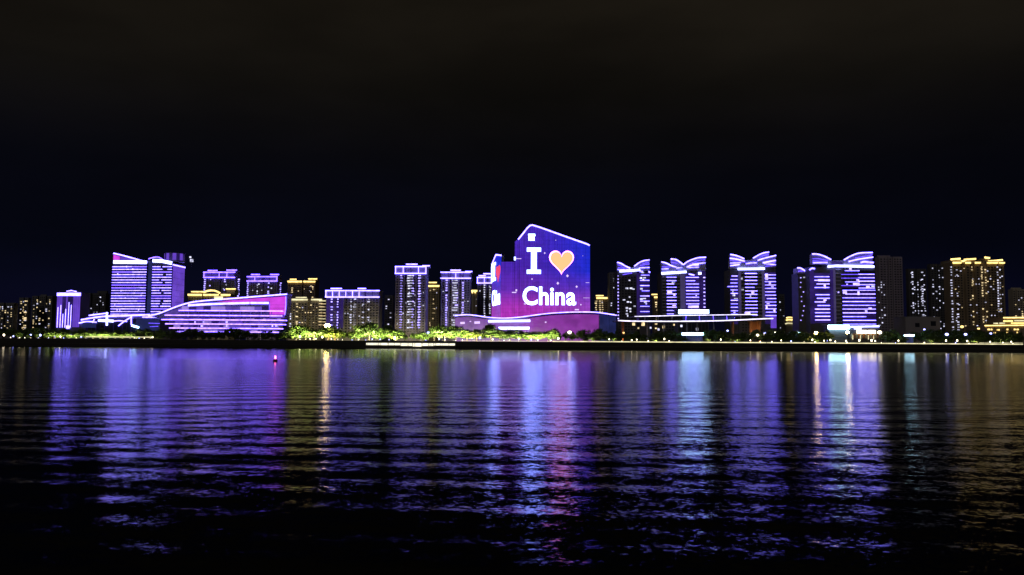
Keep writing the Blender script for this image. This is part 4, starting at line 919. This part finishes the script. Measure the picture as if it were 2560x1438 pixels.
# ================================================================== lamps on the promenade
def lamp_proto():
    post = MB().lathe([(0.16,0),(0.09,0.4),(0.07,2.6)], 8).mesh('post', M['post'])
    head = MB().lathe([(0.25,2.55),(0.5,2.75),(0.55,3.6),(0.36,3.95),(0.1,4.05)], 10).mesh('lamp_head', M['warmw'])
    cap = MB().lathe([(0.5,4.05),(0.1,4.35)], 10).mesh('cap', M['post'])
    return post, head, cap
LP = lamp_proto()
def lamp(px_, label, Y=722, group='promenade lamps', s=1.0):
    t_ = thing('promenade_lamp', label, 'lamp', (Wp(px_, 850, Y).x, Y, GZ+0.25), group)
    for nm, me in zip(('post','lamp_head','cap'), LP): inst(nm, me, t_, (0,0,0), (s,s,s))
    return t_
PL = {1523:'warm promenade lamp left of the flying canopy', 1592:'warm promenade lamp below the left part of the flying canopy', 1661:'warm promenade lamp left of the glass kiosk', 1802:'warm promenade lamp right of the glass kiosk',
      1876:'warm promenade lamp before the canopy timber core', 1953:'warm promenade lamp just right of the flying canopy', 2031:'warm promenade lamp below the yellow-green lit tree', 2060:'warm promenade lamp left of the glowing canopy pavilion',
      2076:'warm promenade lamp before the glowing canopy pavilion', 2115:'warm promenade lamp between the glowing canopy and the shop lights', 2188:'warm promenade lamp right end of the shop lights', 2246:'warm promenade lamp left of the wide round pavilion',
      2365:'warm promenade lamp below the left edge of the gold-crowned tower', 2393:'warm promenade lamp below the gold-crowned tower', 2418:'warm promenade lamp below the middle of the gold-crowned tower', 2475:'warm promenade lamp left of the gold-lined mall', 2528:'rightmost warm promenade lamp before the gold-lined mall'}
for a, l_ in PL.items(): lamp(a, l_, s=rnd.uniform(0.75,1.05))
# tall street lamps further back
def street_lamp(px_, py, Y, label, mat='warmw', r=0.9):
    c = Wp(px_, py, Y); t_ = thing('street_lamp', label, 'street lamp', (c.x, Y, GZ), 'tall street lamps'); z = c.z-GZ
    MB().lathe([(0.22,0),(0.12,z-0.2)], 8).build('post', M['post'], t_)
    MB().lathe([(r*0.3,z-r*0.8),(r*0.85,z-r*0.45),(r,z),(r*0.8,z+r*0.5),(r*0.2,z+r*0.8)], 12).build('lamp_globe', M[mat], t_)
    MB().lathe([(r*0.5,z+r*0.7),(r*0.1,z+r)], 8).build('cap', M['post'], t_)
street_lamp(818, 815, 760, 'bright cream globe lamp above the yellow lit tree right of the hall', 'hot', r=2.7)
street_lamp(1424, 831, 752, 'bright globe lamp before the magenta podium front', r=1.7)
street_lamp(2040, 832, 752, 'yellow globe lamp left of the glowing canopy pavilion', 'hot', r=1.5)
street_lamp(2119, 831, 752, 'warm globe lamp right beside the glowing canopy', 'hot', r=1.5)
street_lamp(2199, 831, 752, 'warm globe lamp at the right end of the shop lights', r=1.9)
street_lamp(1940, 832, 752, 'warm globe lamp below the right tip of the flying canopy', r=1.4)
street_lamp(1894, 838, 745, 'small warm globe lamp left of the canopy right tip', r=1.2)
street_lamp(1912, 833, 748, 'small white globe lamp under the canopy right tip', 'white_l', 1.0)
street_lamp(1819, 827, 748, 'small white globe lamp under the right half of the canopy', 'white_l', 0.9)
street_lamp(2367, 836, 748, 'white globe lamp below the gold tower left edge', 'white_l', 1.5)
street_lamp(2414, 836, 748, 'white globe lamp below the gold tower middle', 'white_l', 1.3)
street_lamp(2405, 817, 800, 'greenish yellow globe lamp at the gold tower foot', 'warm', 1.6)
street_lamp(1559, 832, 745, 'small orange globe lamp at the red canopy column', 'warm', 1.0)
street_lamp(1071, 832, 745, 'small white globe lamp left of the broad lit tree', 'white_l', 1.3)
street_lamp(2311, 824, 770, 'faint white globe lamp right of the wide round pavilion', 'white_l', 0.9)
street_lamp(2477, 834, 750, 'white globe lamp before the gold-lined mall', 'white_l', 1.0)
# ================================================================== trees
def leaf_mat(name, c1, c2):
    m = bpy.data.materials.new(name); m.use_nodes = True; t = m.node_tree; b = t.nodes['Principled BSDF']; b.inputs['Roughness'].default_value = 0.6
    oi = N('ShaderNodeTexCoord', t); n = N('ShaderNodeTexNoise', t); n.inputs['Scale'].default_value = 1.3; t.links.new(oi.outputs['Object'], n.inputs['Vector'])
    mx = N('ShaderNodeMix', t, data_type='RGBA'); mx.inputs[6].default_value = (*c1,1); mx.inputs[7].default_value = (*c2,1)
    r = N('ShaderNodeMapRange', t); r.inputs[1].default_value = 0.35; r.inputs[2].default_value = 0.65; t.links.new(n.outputs[0], r.inputs[0]); t.links.new(r.outputs[0], mx.inputs[0])
    t.links.new(mx.outputs[2], b.inputs['Base Color']); return m
M['leaf'] = leaf_mat('foliage', (0.035,0.085,0.010), (0.095,0.145,0.02))
def tree_meshes(seed, h, r, low=0.22):
    q_ = random.Random(seed); tr = MB(); lf = MB(); ends = []
    tr.tube((0,0,0), (q_.uniform(-.2,.2), q_.uniform(-.2,.2), h*0.45), h*0.028, h*0.018, 7)
    for k in range(8):
        an = 2*math.pi*k/8+q_.uniform(-.4,.4); z0 = h*q_.uniform(low*0.9, 0.45); ln = r*q_.uniform(0.45,0.8)
        e_ = (math.cos(an)*ln, math.sin(an)*ln, z0+h*q_.uniform(0.12,0.4)); tr.tube((0,0,z0), e_, h*0.012, h*0.004, 5); ends.append(e_)
    tr.tube((0,0,h*0.44), (0,0,h*0.8), h*0.017, h*0.006, 5)
    clumps = [(Vector(e_), r*q_.uniform(0.3,0.48)) for e_ in ends]
    for k in range(9):
        an = q_.uniform(0, 6.28); rr = r*math.sqrt(q_.random())*0.62; z = h*q_.uniform(low+0.12, 0.88)
        sh = math.sin(math.pi*min(1, max(0, (z/h-low)/(1.02-low))))
        clumps.append((Vector((math.cos(an)*rr*(0.4+sh*.8), math.sin(an)*rr*(0.4+sh*.8), z)), r*q_.uniform(0.24,0.42)))
    clumps.append((Vector((q_.uniform(-.2,.2)*r, 0, h*0.86)), r*0.34))
    for c, cr in clumps:
        for _ in range(int(120*(cr/r/0.35)**2)):
            d = Vector((q_.gauss(0,1), q_.gauss(0,1), q_.gauss(0,0.8))).normalized()
            p = c + d*cr*(q_.random()**0.45)
            s = q_.uniform(0.26, 0.5); nrm = (d+Vector((q_.uniform(-.7,.7), q_.uniform(-.7,.7), q_.uniform(-.2,.9)))).normalized()
            u = nrm.orthogonal().normalized()*s; v = nrm.cross(u).normalized()*s*0.6
            lf.add([p-u, p-v*0.9, p+u, p+v], [(0,1,2,3)])
    a = tr.mesh('trunk', M['bark']); me = bpy.data.meshes.new('crown'); me.from_pydata(lf.v, [], lf.f); me.materials.append(M['leaf'])
    return a, me
TV = [tree_meshes(11+i, h, r, lo_) for i, (h, r, lo_) in enumerate(((10,4.6,.2),(11,4.2,.24),(9,5.2,.2),(12,4.8,.25),(8,4.4,.16),(10,5.6,.22)))]
TH = [10,11,9,12,8,10]
def tree(px_, ytop, Y, label, group, name='tree', cat='tree', wide=1.0):
    i = rnd.randrange(6); c = Wp(px_, ytop, Y); h = max(2.0, c.z-GZ); s = h/TH[i]
    t_ = thing(name, label, cat, (c.x, Y, GZ), group, rz=rnd.uniform(0, 6.28))
    inst('trunk', TV[i][0], t_, (0,0,0), (s*wide,s*wide,s)); inst('crown', TV[i][1], t_, (0,0,0), (s*wide,s*wide,s))
    return t_
FB = (MB().box(-0.35,0.35,-0.2,0.25,0.25,0.75).box(-0.08,0.08,-0.08,0.08,0,0.3)).mesh('housing', M['post'])
FLm = MB().box(-0.3,0.3,-0.1,0.3,0.76,0.84).mesh('lens', M['warmw'])
def flood(px_, Y, label, energy, col=(1.0,0.93,0.45), group='ground floodlights', z=GZ+0.2):
    t_ = thing('floodlight', label, 'floodlight', (Wp(px_,850,Y).x, Y, z), group)
    inst('housing', FB, t_, (0,0,0)); inst('lens', FLm, t_, (0,0,0))
    l = bpy.data.lights.new('floodlight_beam', 'SPOT'); l.energy = energy; l.color = col; l.shadow_soft_size = 0.25; l.spot_size = R(135); l.spot_blend = 0.7
    lo__ = bpy.data.objects.new('floodlight_beam', l); C.objects.link(lo__); lo__.parent = t_; lo__.location = (0, 0, 1.2); lo__.rotation_euler = Vector((0, 0.72, 0.69)).to_track_quat('-Z', 'Y').to_euler()
# unlit trees: left park, hall front, canopy front, right bank
def row(p0, p1, step, y0, y1, Ya, Yb, label, group, wide=(0.9,1.25)):
    p = p0
    while p < p1: tree(p, rnd.uniform(y0, y1), rnd.uniform(Ya, Yb), label, group, wide=rnd.uniform(*wide)); p += step*rnd.uniform(0.75, 1.25)
row(-20, 90, 17, 816, 829, 742, 775, 'dark leafy park tree before the far-left apartment blocks', 'dark trees before the far-left blocks')
row(90, 205, 17, 816, 829, 742, 775, 'dark leafy park tree before the narrow violet tower', 'dark trees before the violet tower')
row(205, 372, 17, 820, 832, 742, 770, 'dark leafy tree before the annex with light arcs', 'dark trees before the annex')
row(372, 470, 16, 819, 834, 738, 775, 'dark leafy tree below the sweeping low roof end of the hall', 'dark trees below the low roof end')
row(470, 600, 16, 819, 834, 738, 775, 'dark leafy tree before the middle of the curved convention hall', 'dark trees before the hall middle')
row(600, 720, 16, 819, 834, 738, 775, 'dark leafy tree below the magenta gable of the hall', 'dark trees below the magenta gable')
row(400, 510, 15, 838, 848, 730, 737, 'dark low shrub on the bank below the low roof end of the hall', 'dark shrubs below the low roof end', (1.3,1.8))
row(510, 620, 15, 838, 848, 730, 737, 'dark low shrub on the bank below the hall middle', 'dark shrubs below the hall middle', (1.3,1.8))
row(620, 730, 15, 838, 848, 730, 737, 'dark low shrub on the bank below the magenta gable, behind the buoy', 'dark shrubs below the magenta gable', (1.3,1.8))
row(845, 890, 15, 828, 836, 740, 765, 'dark tree in the gap between the lit trees below the wide flats', 'dark trees below the wide flats')
row(1000, 1062, 15, 828, 836, 740, 760, 'dark tree below the tallest lilac-crowned tower', 'dark trees below the tallest lilac tower')
row(1385, 1545, 15, 820, 838, 738, 770, 'dark small tree before the magenta podium end', 'dark trees before the podium')
row(1555, 1700, 17, 822, 838, 738, 770, 'dark small tree under the left half of the flying canopy', 'dark trees under the canopy left half')
row(1765, 1950, 17, 822, 838, 738, 770, 'dark small tree under the right half of the flying canopy', 'dark trees under the canopy right half')
row(1955, 2070, 19, 826, 840, 740, 775, 'dark small tree between canopy and glowing pavilion', 'dark trees left of the glowing pavilion')
row(2205, 2350, 17, 820, 838, 755, 785, 'dark tree before the pale low block', 'dark trees before the low block')
row(2350, 2460, 18, 824, 840, 738, 770, 'dark tree before the gold-crowned tower', 'dark trees before the gold tower')
row(2460, 2570, 18, 824, 840, 738, 770, 'dark tree before the gold-lined mall at the right edge', 'dark trees before the mall')
# floodlit trees
LT = [(742,818,'floodlit green tree at the right end of the hall, leftmost lit tree'),(765,823,'second floodlit tree right of the hall'),(786,826,'floodlit tree below the cream flats'),(822,820,'yellow lit tree under the bright cream globe lamp'),
      (838,828,'small yellow lit tree right of the bright globe lamp'),(900,820,'floodlit green tree below the wide flats, left of a pair'),(924,812,'taller floodlit green tree below the wide flats, right of a pair'),(945,834,'low floodlit bush above the left end of the landing stage'),
      (974,819,'round floodlit tree with a lamp, left of the tallest lilac tower'),(990,832,'small lit tree left of the tallest lilac tower foot'),(1056,836,'low lit bush right of the tallest lilac tower foot'),(1086,824,'floodlit tree at the left of the broad lit group'),
      (1112,819,'broad brightest floodlit tree above the landing stage'),(1140,821,'floodlit tree at the right of the broad lit group'),(1168,828,'floodlit tree below the left end of the podium'),(1192,829,'yellow lit small tree below the podium left end'),
      (1228,816,'tall lit tree left of the podium white awning'),(1250,832,'dim green tree below the white awning, left'),(1276,830,'dim green tree below the white awning, middle'),(1302,830,'dim green tree below the white awning, right'),
      (1322,836,'small green tree right of the white awning'),(1344,834,'round lit shrub tree left of the promenade rail lights'),(1372,832,'lit shrub tree where the promenade rail lights begin')]
for k, (a, y, l_) in enumerate(LT):
    tree(a, y-6, rnd.uniform(737, 748), l_, 'floodlit trees', name='floodlit_tree', wide=1.35 if y < 826 else 1.65)
    yel = a in (822, 838, 1192)
    dim = 1240 < a < 1310
    e_ = (24000 if dim else 76000)*rnd.uniform(0.5,1.25)
    flood(a-4+rnd.uniform(-3,3), 728.0, 'floodlight before the ' + l_.split(',')[0], e_, (1.0,0.72,0.3) if yel else (1.0,0.97,0.52))
# left park bushes and spots
for k, (a, e_) in enumerate(((46,300),(76,260),(96,260),(120,700),(138,900),(152,900),(172,1600),(190,600),(214,1500),(232,1800),(250,2000),(268,1900),(288,2000),(306,1200),(325,800),(340,400),(376,250))):
    lab = ('low leafy bush floodlit in the far-left park', 'floodlit bushes of the far-left park') if a < 205 else ('low leafy bush floodlit above the lit rail left of the hall', 'floodlit bushes left of the hall')
    tree(a+rnd.uniform(-3,3), rnd.uniform(827,836), rnd.uniform(733,738), lab[0], lab[1], 'floodlit_bush', 'bush', 1.5)
    flood(a, 728, 'small ground floodlight in the far-left park' if a < 205 else 'small ground floodlight above the lit rail left of the hall', e_*12, (1.0,0.92,0.5), 'park floodlights left' if a < 205 else 'park floodlights before the annex')
for a in (1489, 1465, 1540, 1640, 1705, 1770, 1842, 2000, 2040, 2056, 2260, 2330, 2348, 2440, 2500):
    tree(a, rnd.uniform(838,843), 733, 'low lit shrub behind the promenade rail lights', 'lit shrubs along the promenade', 'floodlit_bush', 'bush', 1.6)
for a in (1480, 1535, 1640, 1770, 1842, 2040, 2330, 2440, 2510):
    flood(a, 729.5, 'small ground floodlight behind the promenade rail lights', 4000, (1.0,0.88,0.5), 'promenade floodlights')

# small garden lights among the shrubs
GB = (MB().lathe([(0.09,0),(0.07,0.9)], 6)).mesh('post', M['post']); GHm = {k: MB().lathe([(0.16,0.88),(0.34,1.0),(0.34,1.5),(0.12,1.66)], 8).mesh('lamp_head', M[k]) for k in ('warmw','white_l')}
def garden(p0, p1, n_, label, group):
    for k in range(n_):
        a = p0+(p1-p0)*(k+rnd.uniform(0.1,0.9))/n_; Y = rnd.uniform(727, 748); z = GZ
        t_ = thing('garden_light', label, 'garden light', (Wp(a,850,Y).x, Y, z), group); sc_ = rnd.choice((0.7, 0.9, 1.2, 1.6, 2.4))
        inst('post', GB, t_, (0,0,0), (1,1,sc_*1.2)); inst('lamp_head', GHm[rnd.choice(('warmw','warmw','white_l'))], t_, (0,0,0.9*0.2*sc_), (sc_*0.9,sc_*0.9,sc_))
garden(0, 210, 15, 'tiny garden light at the edge of the far-left park', 'garden lights of the far-left park')
garden(330, 400, 6, 'tiny garden light below the right end of the annex', 'garden lights below the annex')
garden(745, 1000, 14, 'tiny garden light under the lit trees left of the landing stage', 'garden lights under the lit trees')
garden(1060, 1380, 14, 'tiny garden light under the lit trees before the podium', 'garden lights before the podium')
garden(1385, 1960, 13, 'tiny garden light along the promenade before canopy and podium end', 'garden lights before the canopy')
garden(1960, 2200, 8, 'tiny garden light on the promenade below the widest butterfly tower', 'garden lights below the widest tower')
garden(2200, 2360, 6, 'tiny garden light on the promenade below the pale low block', 'garden lights below the low block')
garden(2360, 2560, 6, 'tiny garden light on the promenade below gold tower and mall', 'garden lights below the gold tower')

# ================================================================== buoy
bp = Wp(688, 905, 218); bx = bp.x
bu = thing('buoy', 'dark channel buoy with a glowing pink-red beacon in mid river', 'buoy', (bx, 218, 0)); bu.scale = (0.85, 0.85, 0.8)
MB().lathe([(0.5,-0.4),(0.68,-0.2),(0.72,0.55),(0.6,0.72),(0.3,0.8)], 16).build('float', wall('buoy_paint', (0.12,0.02,0.02), 0.5), bu)
for k in range(3): MB().tube((.3*math.cos(k*2.09), .3*math.sin(k*2.09), 0.78), (.12*math.cos(k*2.09), .12*math.sin(k*2.09), 1.0), .03, .03).build('leg', M['post'], bu)
MB().lathe([(0.2,0.98),(0.27,1.1),(0.27,1.75),(0.18,1.98),(0.05,2.05)], 12).build('beacon', M['red'], bu)
MB().lathe([(0.3,0.9),(0.3,0.98)], 12).build('beacon_base', M['post'], bu)
